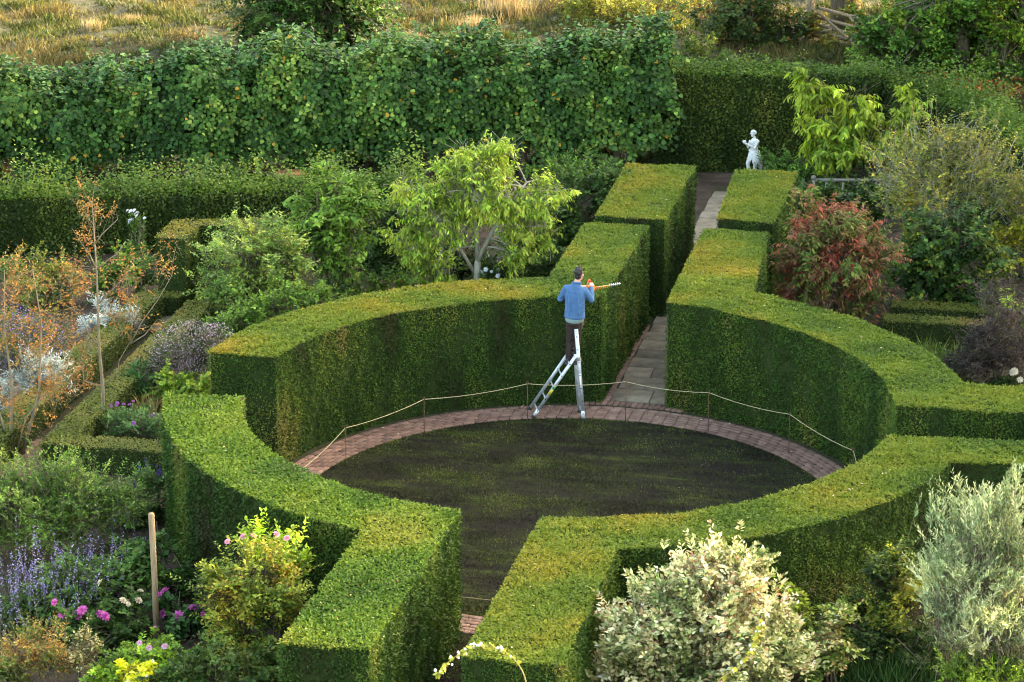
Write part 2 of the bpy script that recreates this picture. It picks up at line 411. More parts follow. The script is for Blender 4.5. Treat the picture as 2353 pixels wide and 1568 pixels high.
def strip(name, x0, x1, y0, y1, mat, z=.012):
    return sheet(name, [(x0, y0), (x1, y0), (x1, y1), (x0, y1)], z, mat)
stone_path = strip('stone_path', -.55, 1.0, 5.45, 21.5, JOINT, .008)
y = 5.78
while y < 20.9:                                       # york stone flags, one or two to a course
    d = rng.uniform(.5, .78); x0, x1 = (-.28 if y < 10.6 else -.5) + rng.uniform(-.03, .03), .97
    cuts = [x0, x1] if rng.random() < .45 else [x0, x0 + (x1 - x0) * rng.uniform(.38, .62), x1]
    for c0, c1 in zip(cuts[:-1], cuts[1:]):
        V, Qs = bevel_box(c1 - c0 - .022, d - .022, .045, .008)
        V[:, :2] += rng.normal(0, .006, (12, 2)) 
        o = link('paving_slab', mesh('paving_slab', V, Qs, STONE), stone_path)
        o.location = ((c0 + c1) / 2, y + d / 2, .002 + rng.uniform(-.004, .004)); o.rotation_euler = (rng.normal(0, .004), rng.normal(0, .006), 0)
    y += d
for y in np.arange(5.85, 10.5, .112):                 # header bricks on edge beside the flags
    o = bpy.data.objects.new('brick', BRICK_MESHES[int(y * 50) % 4]); COL.objects.link(o); o.parent = stone_path
    o.location = (-.41, y, .004 + rng.uniform(-.004, .004)); o.rotation_euler = (0, 0, rng.normal(0, .02))
near_path = strip('brick_approach', -.8, .8, -13, S_END - .02, JOINT, .012)
for y in np.arange(-9.2, S_END - .06, .112):
    for q in range(8):
        o = bpy.data.objects.new('brick', BRICK_MESHES[q % 4]); COL.objects.link(o); o.parent = near_path
        o.location = (-.78 + .112 + .224 * q * .9 + (.1 if int(round(y / .112)) % 2 else 0), y, .002 + rng.uniform(-.004, .004)); o.rotation_euler = (0, 0, rng.normal(0, .015))
left_path = strip('garden_path', -10.33, -9.68, -.6, 11, JOINT, .012)
for k, y in enumerate(np.arange(8.3, 10.8, .62)):
    for q in range(2):
        V, Qs = bevel_box(.30, .6, .04, .008)
        o = link('paving_slab', mesh('paving_slab', V + rng.normal(0, .003, (12, 3)), Qs, STONE), left_path)
        o.location = (-10.16 + .32 * q, y, .002)
for y in np.arange(-.5, 1.5, .112):
    for q in range(3):
        o = bpy.data.objects.new('brick', BRICK_MESHES[q]); COL.objects.link(o); o.parent = left_path
        o.location = (-10.22 + .224 * q + (.06 if int(round(y / .112)) % 2 else 0), y, .004 + rng.uniform(-.004, .004))

# ------------------------------------------------------------------ clipped hedges
def arc(c0, c1, R, n=40):                             # from point c0 to c1 round the origin, radius easing between both ends
    a0, a1 = atan2(c0[1], c0[0]), atan2(c1[1], c1[0]); d = (a1 - a0 + pi) % (2 * pi) - pi
    r0, r1 = hypot(c0[0], c0[1]), hypot(c1[0], c1[1]); out = []
    for t in np.linspace(0, 1, n):
        rr = (r0 * max(0, 1 - 5 * t) + r1 * max(0, 5 * t - 4) + R * (1 - max(0, 1 - 5 * t) - max(0, 5 * t - 4)))
        a = a0 + d * t; out.append((rr * cos(a), rr * sin(a)))
    return out
def inside(P, poly):
    x, y = P[:, 0], P[:, 1]; r = np.zeros(len(P), bool); q = np.array(poly); a, b_ = q, np.roll(q, -1, 0)
    for (x0, y0), (x1, y1) in zip(a, b_):
        k = (y0 > y) != (y1 > y)
        r ^= k & (x < (x1 - x0) * (y - y0) / ((y1 - y0) or 1e-9) + x0)
    return r
def offset(poly, d):
    q = np.array(poly, float); e = nrm(np.roll(q, -1, 0) - q); nn = np.column_stack([e[:, 1], -e[:, 0]])
    a = nrm(nn + np.roll(nn, 1, 0)); dt = np.clip((a * nn).sum(1), .4, 1)
    return q - a * (d / dt)[:, None]
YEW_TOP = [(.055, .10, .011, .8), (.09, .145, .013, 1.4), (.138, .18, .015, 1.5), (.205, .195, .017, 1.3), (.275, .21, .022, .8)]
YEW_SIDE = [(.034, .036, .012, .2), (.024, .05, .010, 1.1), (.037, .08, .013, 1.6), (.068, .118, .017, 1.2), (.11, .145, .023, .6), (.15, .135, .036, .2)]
CAMXY = CAM[:2]
def clipped_hedge(name, label, poly, h, dens=2000, L=.042, W=.026, top=YEW_TOP, side=YEW_SIDE, rough=.006, group=None, cat='hedge',
                  shape=SPEAR, mat=NEEDLE, topjit=.006, zb=0.0, seed=0, loose=0.0, ps=1.0, jit=.19, back=.25, clear=None):
    q = np.array(poly, float)
    ar = .5 * np.sum(q[:, 0] * np.roll(q[:, 1], -1) - np.roll(q[:, 0], -1) * q[:, 1])
    if ar < 0: q = q[::-1]
    c = q.mean(0); root = thing(name, label, cat, (c[0], c[1], zb), group)
    ins = offset(q, .035); m_ = len(ins)
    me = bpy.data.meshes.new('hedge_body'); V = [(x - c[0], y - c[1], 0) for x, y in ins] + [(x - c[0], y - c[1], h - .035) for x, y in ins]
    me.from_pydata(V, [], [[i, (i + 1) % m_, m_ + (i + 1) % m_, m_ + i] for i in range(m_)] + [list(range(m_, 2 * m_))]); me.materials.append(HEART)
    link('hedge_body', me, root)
    # sides
    e = np.roll(q, -1, 0) - q; ln = np.linalg.norm(e, axis=1); nn = np.column_stack([e[:, 1], -e[:, 0]]) / np.maximum(ln, 1e-6)[:, None]
    mid = (q + np.roll(q, -1, 0)) / 2
    face = ((CAMXY - mid) * nn).sum(1) / np.linalg.norm(CAMXY - mid, axis=1)
    wgt = np.where(face > -.05, 1.0, back); cnt = (ln * h * dens * wgt).astype(int)
    s = np.repeat(np.arange(m_), cnt); ns = len(s); t = rng.random(ns)
    z = h * rng.random(ns) ** 1.0
    Pn = np.column_stack([nn[s], np.zeros(ns)])
    P = np.column_stack([q[s] + e[s] * t[:, None], z])
    wob = .022 * snoise(P, 1.3, seed + 60) + .03 * snoise(P, .22, seed + 61)
    P = P + Pn * (wob - .05 + rng.uniform(0, .05 + rough, ns))[:, None]
    A = Pn * .55 + rnd(ns) * .65 + [0, 0, .25]; N = Pn * .6 + [0, 0, .5] + rnd(ns) * .5
    Ls = L * rng.uniform(.7, 1.3, ns)
    Vs, Fs, k = leaf_arrays(P - [c[0], c[1], 0], A, N, Ls, W * rng.uniform(.8, 1.3, ns), shape)
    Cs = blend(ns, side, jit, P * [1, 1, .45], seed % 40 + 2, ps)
    o = stuff(link('side_foliage', mesh('side_foliage', Vs, Fs, mat, np.repeat(Cs, k, 0)), root))
    # top
    lo, hi = q.min(0), q.max(0); nt_ = int(dens * (2.1 if L < .045 else 1.5) * (hi - lo).prod())
    P2 = rng.uniform(lo, hi, (nt_, 2)); P2 = P2[inside(P2, q)]; n2 = len(P2)
    P = np.column_stack([P2, np.full(n2, h)]); P[:, 2] += .018 * snoise(P, 1.1, seed + 63) + .012 * snoise(P, .25, seed + 64) + rng.uniform(-.03, topjit, n2)
    if loose:
        up = rng.random(n2) ** 3 * loose * np.clip(.5 + .6 * snoise(P, .7, seed + 65), .05, 1.3); P[:, 2] += up
    A = rnd(n2) * [.7, .7, .45] + [0, 0, .25]; N = np.array([0, 0, 1.0]) + rnd(n2) * .3
    Vs, Fs, k = leaf_arrays(P - [c[0], c[1], 0], A, N, L * (.85 if L < .045 else .86) * rng.uniform(.7, 1.3, n2), W * (.95 if L < .045 else 1) * rng.uniform(.9, 1.4, n2), shape)
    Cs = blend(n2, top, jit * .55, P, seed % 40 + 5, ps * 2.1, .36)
    stuff(link('top_foliage', mesh('top_foliage', Vs, Fs, mat, np.repeat(Cs, k, 0)), root))
    if loose:
        ns2 = int(loose * 34 * abs(ar)); P2 = rng.uniform(lo, hi, (ns2 * 3, 2)); P2 = P2[inside(P2, q)][:ns2]
        if clear is not None: P2 = P2[np.hypot(*(P2 - clear).T) > .55]
        ns2 = len(P2); kk = 9
        B = np.column_stack([P2, np.full(ns2, h - .1)]); hs = loose * .75 * rng.uniform(.25, 1.15, ns2) * np.clip(.75 + .6 * snoise(B, 1.5, seed + 65), .15, 1.5)
        Dv = nrm(np.array([0, 0, 1.0]) + rnd(ns2) * .22); tt = np.linspace(.05, 1, kk)
        P = (B[:, None] + Dv[:, None] * (hs[:, None] * tt)[..., None]).reshape(-1, 3); n3 = len(P)
        Vs, Fs, k = leaf_arrays(P - [c[0], c[1], 0], rnd(n3) * [.9, .9, .4] + [0, 0, .2], np.array([0, 0, 1.0]) + rnd(n3) * .5, L * rng.uniform(.7, 1.2, n3), W * 1.2, shape)
        Cs = blend(n3, top, .22, P, seed % 40 + 7, 1.2) * np.repeat(np.exp(rng.normal(0, .2, (ns2, 1))), kk, 0)
        stuff(link('shoots', mesh('shoots', Vs, Fs, mat, np.repeat(Cs, k, 0)), root))
    return root
H = 2.15
GH = 'tall yew hedges around the round lawn'
RI, RO = 5.545, 6.87
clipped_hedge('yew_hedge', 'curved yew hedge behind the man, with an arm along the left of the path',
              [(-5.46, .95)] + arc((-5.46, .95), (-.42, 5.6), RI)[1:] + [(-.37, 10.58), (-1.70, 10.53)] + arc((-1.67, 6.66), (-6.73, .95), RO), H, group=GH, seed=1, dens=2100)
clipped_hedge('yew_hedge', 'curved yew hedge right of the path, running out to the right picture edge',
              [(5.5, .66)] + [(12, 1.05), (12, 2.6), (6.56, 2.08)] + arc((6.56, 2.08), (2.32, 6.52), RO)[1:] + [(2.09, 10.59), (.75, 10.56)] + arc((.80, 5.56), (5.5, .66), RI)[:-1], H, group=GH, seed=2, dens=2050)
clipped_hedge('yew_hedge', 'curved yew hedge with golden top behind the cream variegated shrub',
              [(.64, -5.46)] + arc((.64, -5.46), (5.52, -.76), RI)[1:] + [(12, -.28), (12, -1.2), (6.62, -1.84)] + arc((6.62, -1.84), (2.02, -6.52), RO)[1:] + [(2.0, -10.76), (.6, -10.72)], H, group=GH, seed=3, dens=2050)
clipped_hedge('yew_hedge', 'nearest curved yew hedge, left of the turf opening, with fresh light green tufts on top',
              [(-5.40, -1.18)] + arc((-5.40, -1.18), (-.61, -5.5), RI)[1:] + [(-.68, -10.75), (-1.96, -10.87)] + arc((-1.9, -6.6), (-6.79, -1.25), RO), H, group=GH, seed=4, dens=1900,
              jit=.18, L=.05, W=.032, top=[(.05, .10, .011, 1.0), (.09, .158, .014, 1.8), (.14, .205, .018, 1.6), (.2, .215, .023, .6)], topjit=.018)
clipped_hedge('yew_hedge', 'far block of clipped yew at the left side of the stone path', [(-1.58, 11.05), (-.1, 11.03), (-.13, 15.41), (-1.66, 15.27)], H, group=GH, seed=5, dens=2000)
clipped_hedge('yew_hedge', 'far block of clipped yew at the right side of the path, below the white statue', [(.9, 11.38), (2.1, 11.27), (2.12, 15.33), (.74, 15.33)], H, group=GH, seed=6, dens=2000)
clipped_hedge('yew_hedge', 'low L shaped block of clipped yew with brownish top behind the orange leaved tree',
              [(-10.6, 9.4), (-9.93, 9.45), (-9.93, 10.5), (-8.6, 10.65), (-8.5, 11.35), (-10.6, 10.75)], 1.6, seed=7, dens=700, top=[(.13, .15, .02, 1), (.2, .18, .025, 1), (.26, .2, .035, 1)])
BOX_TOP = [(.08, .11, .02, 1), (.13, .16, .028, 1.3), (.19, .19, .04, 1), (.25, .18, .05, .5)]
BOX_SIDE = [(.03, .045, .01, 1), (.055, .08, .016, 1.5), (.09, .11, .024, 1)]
GB = 'low box hedges edging the beds'
def box(label, poly, h=.5, **k):
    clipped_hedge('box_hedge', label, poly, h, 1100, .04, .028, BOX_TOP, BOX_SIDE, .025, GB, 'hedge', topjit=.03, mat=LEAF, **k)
box('low box hedge left of the narrow path, under the orange leaved trees', [(-10.95, -1.2), (-10.33, -1.2), (-10.28, 8.9), (-10.85, 8.9)], .52, seed=11)
box('low box hedge turning a corner at the foot of the tree trunk', [(-9.68, .1), (-7.2, .05), (-7.2, .62), (-9.12, .65), (-9.1, 8.7), (-9.66, 8.7)], .5, seed=12)
box('short low box hedge in front of the L shaped yew block', [(-10.85, 8.92), (-9.95, 8.95), (-9.95, 9.35), (-10.85, 9.35)], .45, seed=13)
box('low box hedge under the pale dog rose', [(-9.05, 8.3), (-6.2, 8.5), (-6.2, 8.95), (-9.05, 8.75)], .5, seed=14)
q0, q1 = un(2050, 705, .55), un(2330, 722, .55)
box('darker low box hedge under the big leaved dark shrub at right', [q0[:2], q1[:2], q1[:2] + [-.05, .5], q0[:2] + [-.05, .5]], .55, seed=15)
q0, q1 = un(2030, 737, .55), un(2330, 755, .55)
box('nearer low box hedge in front of the spiky green daylily leaves', [q0[:2], q1[:2], q1[:2] + [-.05, .45], q0[:2] + [-.05, .45]], .55, seed=16)
# hornbeam hedges behind
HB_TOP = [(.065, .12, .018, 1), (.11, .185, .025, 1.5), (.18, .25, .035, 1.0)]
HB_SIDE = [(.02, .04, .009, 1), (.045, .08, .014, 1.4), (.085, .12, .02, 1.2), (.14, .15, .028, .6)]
def hornbeam(label, poly, h, dens=330, loose=.5, seed=0, clear=None):
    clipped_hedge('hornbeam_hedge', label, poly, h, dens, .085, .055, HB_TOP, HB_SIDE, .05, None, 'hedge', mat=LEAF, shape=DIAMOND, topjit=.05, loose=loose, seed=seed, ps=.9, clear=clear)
hornbeam('long low leafy hedge with loose shoots in front of the lime row', [(-17.6, 11.6), (-6.2, 15.2), (-6.5, 16.3), (-18, 12.7)], 1.3, 650, .95, 21, un(668, 432, 1.4)[:2])
hornbeam('tall clipped hornbeam hedge behind the white statue', [(-2.2, 22.5), (1.5, 23.2), (3.2, 23.3), (3.2, 24.4), (1.3, 24.3), (-2.2, 23.6)], 2.4, 700, .4, 22)
hornbeam('hornbeam hedge with loose blue green shoots running towards the right edge', [(3.22, 23.3), (4.6, 22.2), (6.3, 19.0), (7.4, 16.8), (8.4, 17.2), (7.0, 20.4), (5.2, 23.6), (3.22, 24.5)], 2.2, 520, 1.3, 23)

# ------------------------------------------------------------------ the row of limes, kept as one tall leafy wall
lime = thing('lime_hedge', 'tall row of limes trained as one leafy wall across the back of the garden', 'hedge', (-9.5, 19.9, 0))
LA, LB = np.array([-19.5, 16.7]), np.array([-1.75, 22.1])
ld = nrm(LB - LA); lnm = np.array([ld[1], -ld[0]]); Llen = np.linalg.norm(LB - LA)
def lime_top(s): return 2.40 + .85 * s / Llen + .16 * np.sin(s * 1.1) + .14 * np.sin(s * 2.7 + 1) + (.45 * np.exp(-((s - 9.3) / 1.3) ** 2))
def lime_surface(n):
    s = rng.uniform(0, Llen, n); u = rng.random(n); top = lime_top(s)
    zlow = .85 + .12 * np.sin(s * 3.1); hgt = top - zlow; g = u * (hgt + 1.7)
    onface = g < hgt; z = np.where(onface, zlow + g, top); dep = np.where(onface, 0, g - hgt)
    rnd_ = np.clip((z - (top - .7)) / .7, 0, 1)
    dep = np.where(onface, dep + rnd_ ** 2 * .4, dep + .4); z = z - np.where(onface, 0, np.clip((dep - 1.4) / .7, 0, 1) ** 2 * .5)
    P = np.column_stack([LA[0] + ld[0] * s - lnm[0] * dep, LA[1] + ld[1] * s - lnm[1] * dep, z])
    lump = .2 * snoise(P * [1, 1, .55], 1.6, 71) + .22 * snoise(P * [1, 1, .4], .62, 72) + .07 * snoise(P, .3, 75)
    Nn = nrm(np.column_stack([lnm[0] * np.where(onface, 1, .1), lnm[1] * np.where(onface, 1, .1), np.where(onface, .35 + rnd_ * .7, 1.0)]))
    return P + Nn * lump[:, None], Nn, onface
LIME_PAL = [(.024, .06, .013, 1.2), (.038, .092, .018, 1.7), (.062, .13, .023, 1.5), (.11, .19, .033, 1.0), (.2, .28, .05, .45)]
nst, kst = 4700, 11                                   # leafy shoots hanging over one another
P0, N0, on0 = lime_surface(nst); P0 = P0 + N0 * (rng.uniform(-.2, .05, (nst, 1)) + .12 * snoise(P0 * [1, 1, .35], .38, 76)[:, None])
slen = rng.uniform(.22, .55, nst); tt = np.linspace(0, 1, kst); az_ = rnd(nst) * .45
out_ = (N0 * [1, 1, .3])[:, None] * (.22 * np.sin(tt * 2.6))[None, :, None] * slen[:, None, None]
P = P0[:, None] + out_ + (az_ * slen[:, None])[:, None] * tt[None, :, None] + np.array([0, 0, 1.0]) * ((.28 * tt - 1.05 * tt ** 1.5)[None] * slen[:, None] * np.where(on0, 1, .45)[:, None])[..., None]
P = P.reshape(-1, 3); nlf = len(P); Nn = np.repeat(N0, kst, 0); onf = np.repeat(on0, kst); sd = np.tile(np.where(np.arange(kst) % 2, 1., -1.), nst)[:, None]
P[:, 2] = np.maximum(P[:, 2], .2)
Sx = nrm(np.cross(Nn, [0, 0, 1.0]) + 1e-6); P = P + Sx * sd * .035
Aax = np.array([0, 0, -.7]) + Nn * .5 + Sx * sd * .55 + rnd(nlf) * .28; Nax = Nn * .9 + [0, 0, .5] + rnd(nlf) * .3
Lf = rng.uniform(.068, .13, nlf); Cf = colours(nlf, LIME_PAL, .16, P, .3, 73, 1.6) * np.repeat(np.exp(rng.normal(0, .2, (nst, 1))), kst, 0)
yl = rng.random(nlf) < .006; Cf[yl] = (.42, .24, .03)
Prel = P - [-9.5, 19.9, 0]
frontm = np.argsort(np.linalg.norm(P - CAM, axis=1) + rng.uniform(0, 9, nlf) + np.where(onf, 0, 4))[:280]
mask = np.zeros(nlf, bool); mask[frontm] = True
stuff(link('foliage', leaf_mesh('foliage', Prel[~mask], Aax[~mask], Nax[~mask], Lf[~mask], Lf[~mask] * .92, ROUND, Cf[~mask], GLOSSY), lime))
for cshade in range(4):                                # the leaves one can pick out, four shared shapes
    pass
LM = [leaf_mesh('leaf', np.zeros((1, 3)), np.array([[1.0, 0, 0]]), np.array([[0, 0, 1.0]]), .13, .12, ROUND, colours(1, [LIME_PAL[q]], .1), GLOSSY) for q in range(5)]
for k in frontm:
    a = nrm(Aax[k]); s_ = nrm(np.cross(Nax[k], a)); n2 = np.cross(a, s_)
    o = bpy.data.objects.new('leaf', LM[k % 5]); COL.objects.link(o); o.parent = lime
    M = (Matrix(np.column_stack([a, s_, n2]).tolist()) * float(Lf[k] / .13)).to_4x4(); M.translation = Vector(Prel[k])
    o.matrix_local = M
# upright shoots along the top
nsh = 520; s = rng.uniform(0, Llen, nsh); dep = rng.uniform(.2, 1.9, nsh)
B = np.column_stack([LA[0] + ld[0] * s - lnm[0] * dep, LA[1] + ld[1] * s - lnm[1] * dep, lime_top(s) - .15])
sl = rng.uniform(.15, .65, nsh); D = np.array([0, 0, 1.0]) + rnd(nsh) * .18
kk = 9; tt = np.linspace(.1, 1, kk)
P = (B[:, None] + D[:, None] * (sl[:, None] * tt[None])[:, :, None]).reshape(-1, 3); n2 = len(P)
A = rnd(n2) * [.8, .8, .3] + [0, 0, -.1]
stuff(link('shoots', leaf_mesh('shoots', P - [-9.5, 19.9, 0], A, np.array([0, 0, 1.0]) + rnd(n2) * .4, rng.uniform(.07, .14, n2), rng.uniform(.06, .12, n2), ROUND,
      colours(n2, [(.05, .12, .04, 1), (.085, .18, .05, 1), (.15, .26, .07, .8)], .2, P, .4, 74, 1.5), GLOSSY), lime))
mbd = MB()
V = []
for s in np.linspace(0, Llen, 40):
    for dd, z in ((.55, .7), (.5, lime_top(s) - .75), (.9, lime_top(s) - .3), (1.5, lime_top(s) - .35), (1.7, .7)):
        V.append((LA[0] + ld[0] * s - lnm[0] * dd + 9.5, LA[1] + ld[1] * s - lnm[1] * dd - 19.9, z))
i = np.arange(39)[:, None] * 5; j = np.arange(5)[None]; kx = (j + 1) % 5
Q = np.stack([i + j, i + kx, i + 5 + kx, i + 5 + j], -1).reshape(-1, 4).tolist()
me = bpy.data.meshes.new('inner_mass'); me.from_pydata(V, [], Q + [[0, 1, 2, 3, 4], [199, 198, 197, 196, 195]]); me.materials.append(HEART); link('inner_mass', me, lime)
for s in np.arange(1.2, Llen, 2.3):
    mb = MB(); x, y_ = LA + ld * s - lnm * .55
    mb.tube([(x + 9.5, y_ - 19.9, 0), (x + 9.52, y_ - 19.9, .8), (x + 9.5, y_ - 19.85, 2.0)], [.11, .09, .07], 8)
    mb.build('trunk', BARK, lime, True)

# ------------------------------------------------------------------ free-growing plants
def sample_blobs(blobs, n, surf=.45, lump=.22, seed=0, zmin=.03):
    bl = np.array(blobs, float); vol = bl[:, 3] * bl[:, 4] * bl[:, 5]
    idx = rng.choice(len(bl), n, p=vol ** .72 / (vol ** .72).sum()); d = nrm(rnd(n)); r = rng.random(n) ** (surf / 1.0)
    c = bl[idx, :3]; e = bl[idx, 3:6]
    r = r * (1 + lump * snoise(d * 1.0 + idx[:, None] * 3.1, 1.3, seed + 80))
    P = c + d * e * r[:, None]; low = P[:, 2] < zmin
    P[low, 2] = zmin + rng.random(low.sum()) * .3
    return P, nrm(d * e.mean(1, keepdims=True) / e)
FULL = 1.2
def plant(name, label, cat, base, blobs, tw=150, nl=12, L=.08, W=.045, pal=None, shape=DIAMOND, mat=LEAF, tl=.25, upb=.3, droop=.0, spread=.8, stems=5,
          sr=.02, limbs=24, bark=BARK, trunk=None, surf=.4, lump=.25, jit=.22, patch=.4, seed=None, group=None, limbr=.012, twigr=.004, ps=.7, flowers=None, tint=(1.6, 1.75, 1.15),
          foliage_name='crown', bough=11, nup=.75, zmin=.05, stem_name=None, sag=.15):
    seed = seed if seed is not None else int(rng.integers(1, 9000)); base = np.array([base[0], base[1], base[2] if len(base) > 2 else 0.0])
    tw = int(tw * FULL); L, W = L * 1.27, W * 1.3
    root = thing(name, label, cat, base, group)
    bl = np.array(blobs, float); bl[:, :3] -= base
    nbg = max(8, tw // bough); CB, OB = sample_blobs(bl, nbg, surf, lump, seed, zmin); bi = rng.integers(nbg, size=tw)
    sg_ = np.clip(.26 * bl[:, 3:6].mean(), .07, .5)
    C = CB[bi] + rnd(tw) * sg_ * [1, 1, .6]; O = nrm(OB[bi] + rnd(tw) * .25); C[:, 2] = np.maximum(C[:, 2], zmin)
    stray = rng.random(tw) < .12; C[stray] += (O[stray] * [1, 1, .6] + [0, 0, .5]) * sg_ * rng.uniform(.8, 2.0, (stray.sum(), 1))
    D = nrm(O + np.array([0, 0, upb]) + rnd(tw) * .38); tls = tl * rng.uniform(.6, 1.35, tw) * np.where(stray, 1.35, 1)
    C = C - D * tls[:, None] * .5
    t = np.linspace(.12, 1.0, nl); sg = np.where(np.arange(nl) % 2, 1.0, -1.0)
    S = nrm(np.cross(D, np.array([0, 0, 1.0]) + rnd(tw) * .3)); n = tw * nl
    Pl = (C[:, None] + D[:, None] * (tls[:, None] * t)[..., None] - np.array([0, 0, 1.0]) * (sag * tls[:, None] * t ** 2)[..., None]).reshape(-1, 3)
    Dl = np.repeat(D, nl, 0); Sl = np.repeat(S, nl, 0) * np.tile(sg, tw)[:, None]
    A = Dl * .55 + Sl * spread + rnd(n) * .28 - np.array([0, 0, droop]); N = np.array([0, 0, nup]) + np.repeat(O, nl, 0) * .35 + rnd(n) * .35
    Lr = L * rng.uniform(.65, 1.25, n) * np.tile(1 - .35 * t ** 3, tw)
    Cc = np.clip(colours(n, pal, jit, Pl, patch, seed % 50, ps) * np.array(tint) * np.repeat(np.exp(rng.normal(0, .2, (tw, 1))), nl, 0), .003, .85)
    stuff(link(foliage_name, leaf_mesh(foliage_name, Pl, A, N, Lr, Lr * (W / L), shape, Cc, mat), root))
    # wood
    mb = MB(); ends = []
    if trunk is not None:
        for (pts, r0, r1) in trunk:
            p = np.array(pts, float) - base; mb = MB(); mb.tube(p, np.linspace(r0, r1, len(p)), 8); ends.append(p)
            mb.build('trunk' if len(ends) == 1 else 'bough', bark, root, True)
    else:
        ctr = bl[:, :3].mean(0)
        for k in range(stems):
            tgt = C[rng.integers(tw)] * [.55, .55, .0] + [0, 0, ctr[2] * rng.uniform(.7, 1.15)]
            a = np.array([rng.normal(0, .06), rng.normal(0, .06), 0]); mid = a * .5 + tgt * .5 + rnd(1)[0] * .05; mid[2] *= .9
            p = np.array([a, mid, tgt]); mb = MB(); mb.tube(p, [sr, sr * .8, sr * .5], 6); ends.append(p)
            mb.build(stem_name or 'stem', bark, root, True)
    mb = MB(); allp = np.concatenate([np.concatenate([p[:-1] * (1 - f) + p[1:] * f for f in (.2, .5, .8, 1.0)]) for p in ends])
    zmx = allp[:, 2].max(); src = allp[allp[:, 2] > zmx * .4]
    for k in rng.choice(tw, min(limbs, tw), replace=False):
        e_ = C[k]; lowr = src[src[:, 2] < e_[2] + .3] if (src[:, 2] < e_[2] + .3).any() else src
        s_ = lowr[np.argmin(np.linalg.norm(lowr - e_, axis=1) + rng.uniform(0, .4, len(lowr)))]
        dist = np.linalg.norm(e_ - s_); m1 = s_ * .5 + e_ * .5 + np.array([0, 0, .12 * dist]) + rnd(1)[0] * .05 * dist
        q_ = np.linspace(0, 1, 5)[:, None]; pth = s_ * (1 - q_) ** 2 + 2 * m1 * q_ * (1 - q_) + e_ * q_ ** 2
        mb.tube(pth, np.linspace(limbr, limbr * .35, 5), 4, False)
    if twigr:
        E_ = C + D * tls[:, None] * .95; X_ = S * twigr; Y_ = np.cross(D, S) * twigr; k3 = []
        C0 = C - D * tls[:, None] * .7
        V = np.stack([C0 + X_, C0 - X_ * .5 + Y_ * .87, C0 - X_ * .5 - Y_ * .87, E_], 1).reshape(-1, 3); i3 = np.arange(tw)[:, None] * 4
        mb.add(V, T=np.concatenate([i3 + [0, 1, 3], i3 + [1, 2, 3], i3 + [2, 0, 3]]))
    mb.build('branches', bark, root)
    if flowers:
        fn, fcol, fr, fcount, ftop = flowers
        blossom(root, fn, C + D * tls[:, None], O, fcol, fr, fcount, ftop, seed)
    return root
PETALS = {}
def flower_mesh(col, r, layers=3, per=9):
    key = (tuple(col), r, layers, per)
    if key in PETALS: return PETALS[key]
    P, A, N, L = [], [], [], []
    for k in range(layers):
        el = radians(10 + 32 * k)
        for q in range(per - 2 * k):
            a = 2 * pi * (q + .5 * k) / (per - 2 * k)
            d = np.array([cos(a) * cos(el), sin(a) * cos(el), sin(el)]); P.append(d * r * .12); A.append(d); N.append(np.array([-cos(a) * sin(el), -sin(a) * sin(el), cos(el)])); L.append(r * (1 - .18 * k))
    nP = len(P)
    PETALS[key] = leaf_mesh('flower', np.array(P), np.array(A), np.array(N), np.array(L), np.array(L) * .62, LANCE, colours(nP, [(*col, 1)], .12), PETAL)
    return PETALS[key]
def blossom(root, fn, C, O, col, r, count, ftop, seed):
    sel = np.argsort(-(C[:, 2] * ftop + rng.random(len(C)) * 1.2))[:count]
    for k in sel:
        o = bpy.data.objects.new(fn, flower_mesh(col, r)); COL.objects.link(o); o.parent = root
        o.location = C[k] + O[k] * .02 + np.array([0, 0, .02]); o.rotation_euler = Vector(O[k] * [1, 1, .4] + [0, -.5, .55]).to_track_quat('Z', 'Y').to_euler()
        s_ = rng.uniform(.75, 1.15); o.scale = (s_, s_, s_)
def dots(root, name, P, col, r, mat=PETAL, jit=.15, cut=.8):        # many tiny florets
    n = len(P)
    stuff(link(name, leaf_mesh(name, P, rnd(n), np.array([0, -.3, 1.0]) + rnd(n) * .5, r * rng.uniform(.7, 1.3, n), r * cut, DIAMOND, colours(n, col, jit), mat), root))
def pb(base, lst, depth=1.0):                           # blobs measured in the picture -> ellipsoids standing at base
    s = scale_at(base); out = []
    for q in lst:
        x, y_, rx, ry = q[:4]; dd = q[4] if len(q) > 4 else 0.0
        c = at(x, y_, base) + FWH * dd; out.append((c[0], c[1], c[2], rx / s, rx / s * depth, ry / s / .95))
    return out
def fr(w): return [(*c, k) for c, k in w]

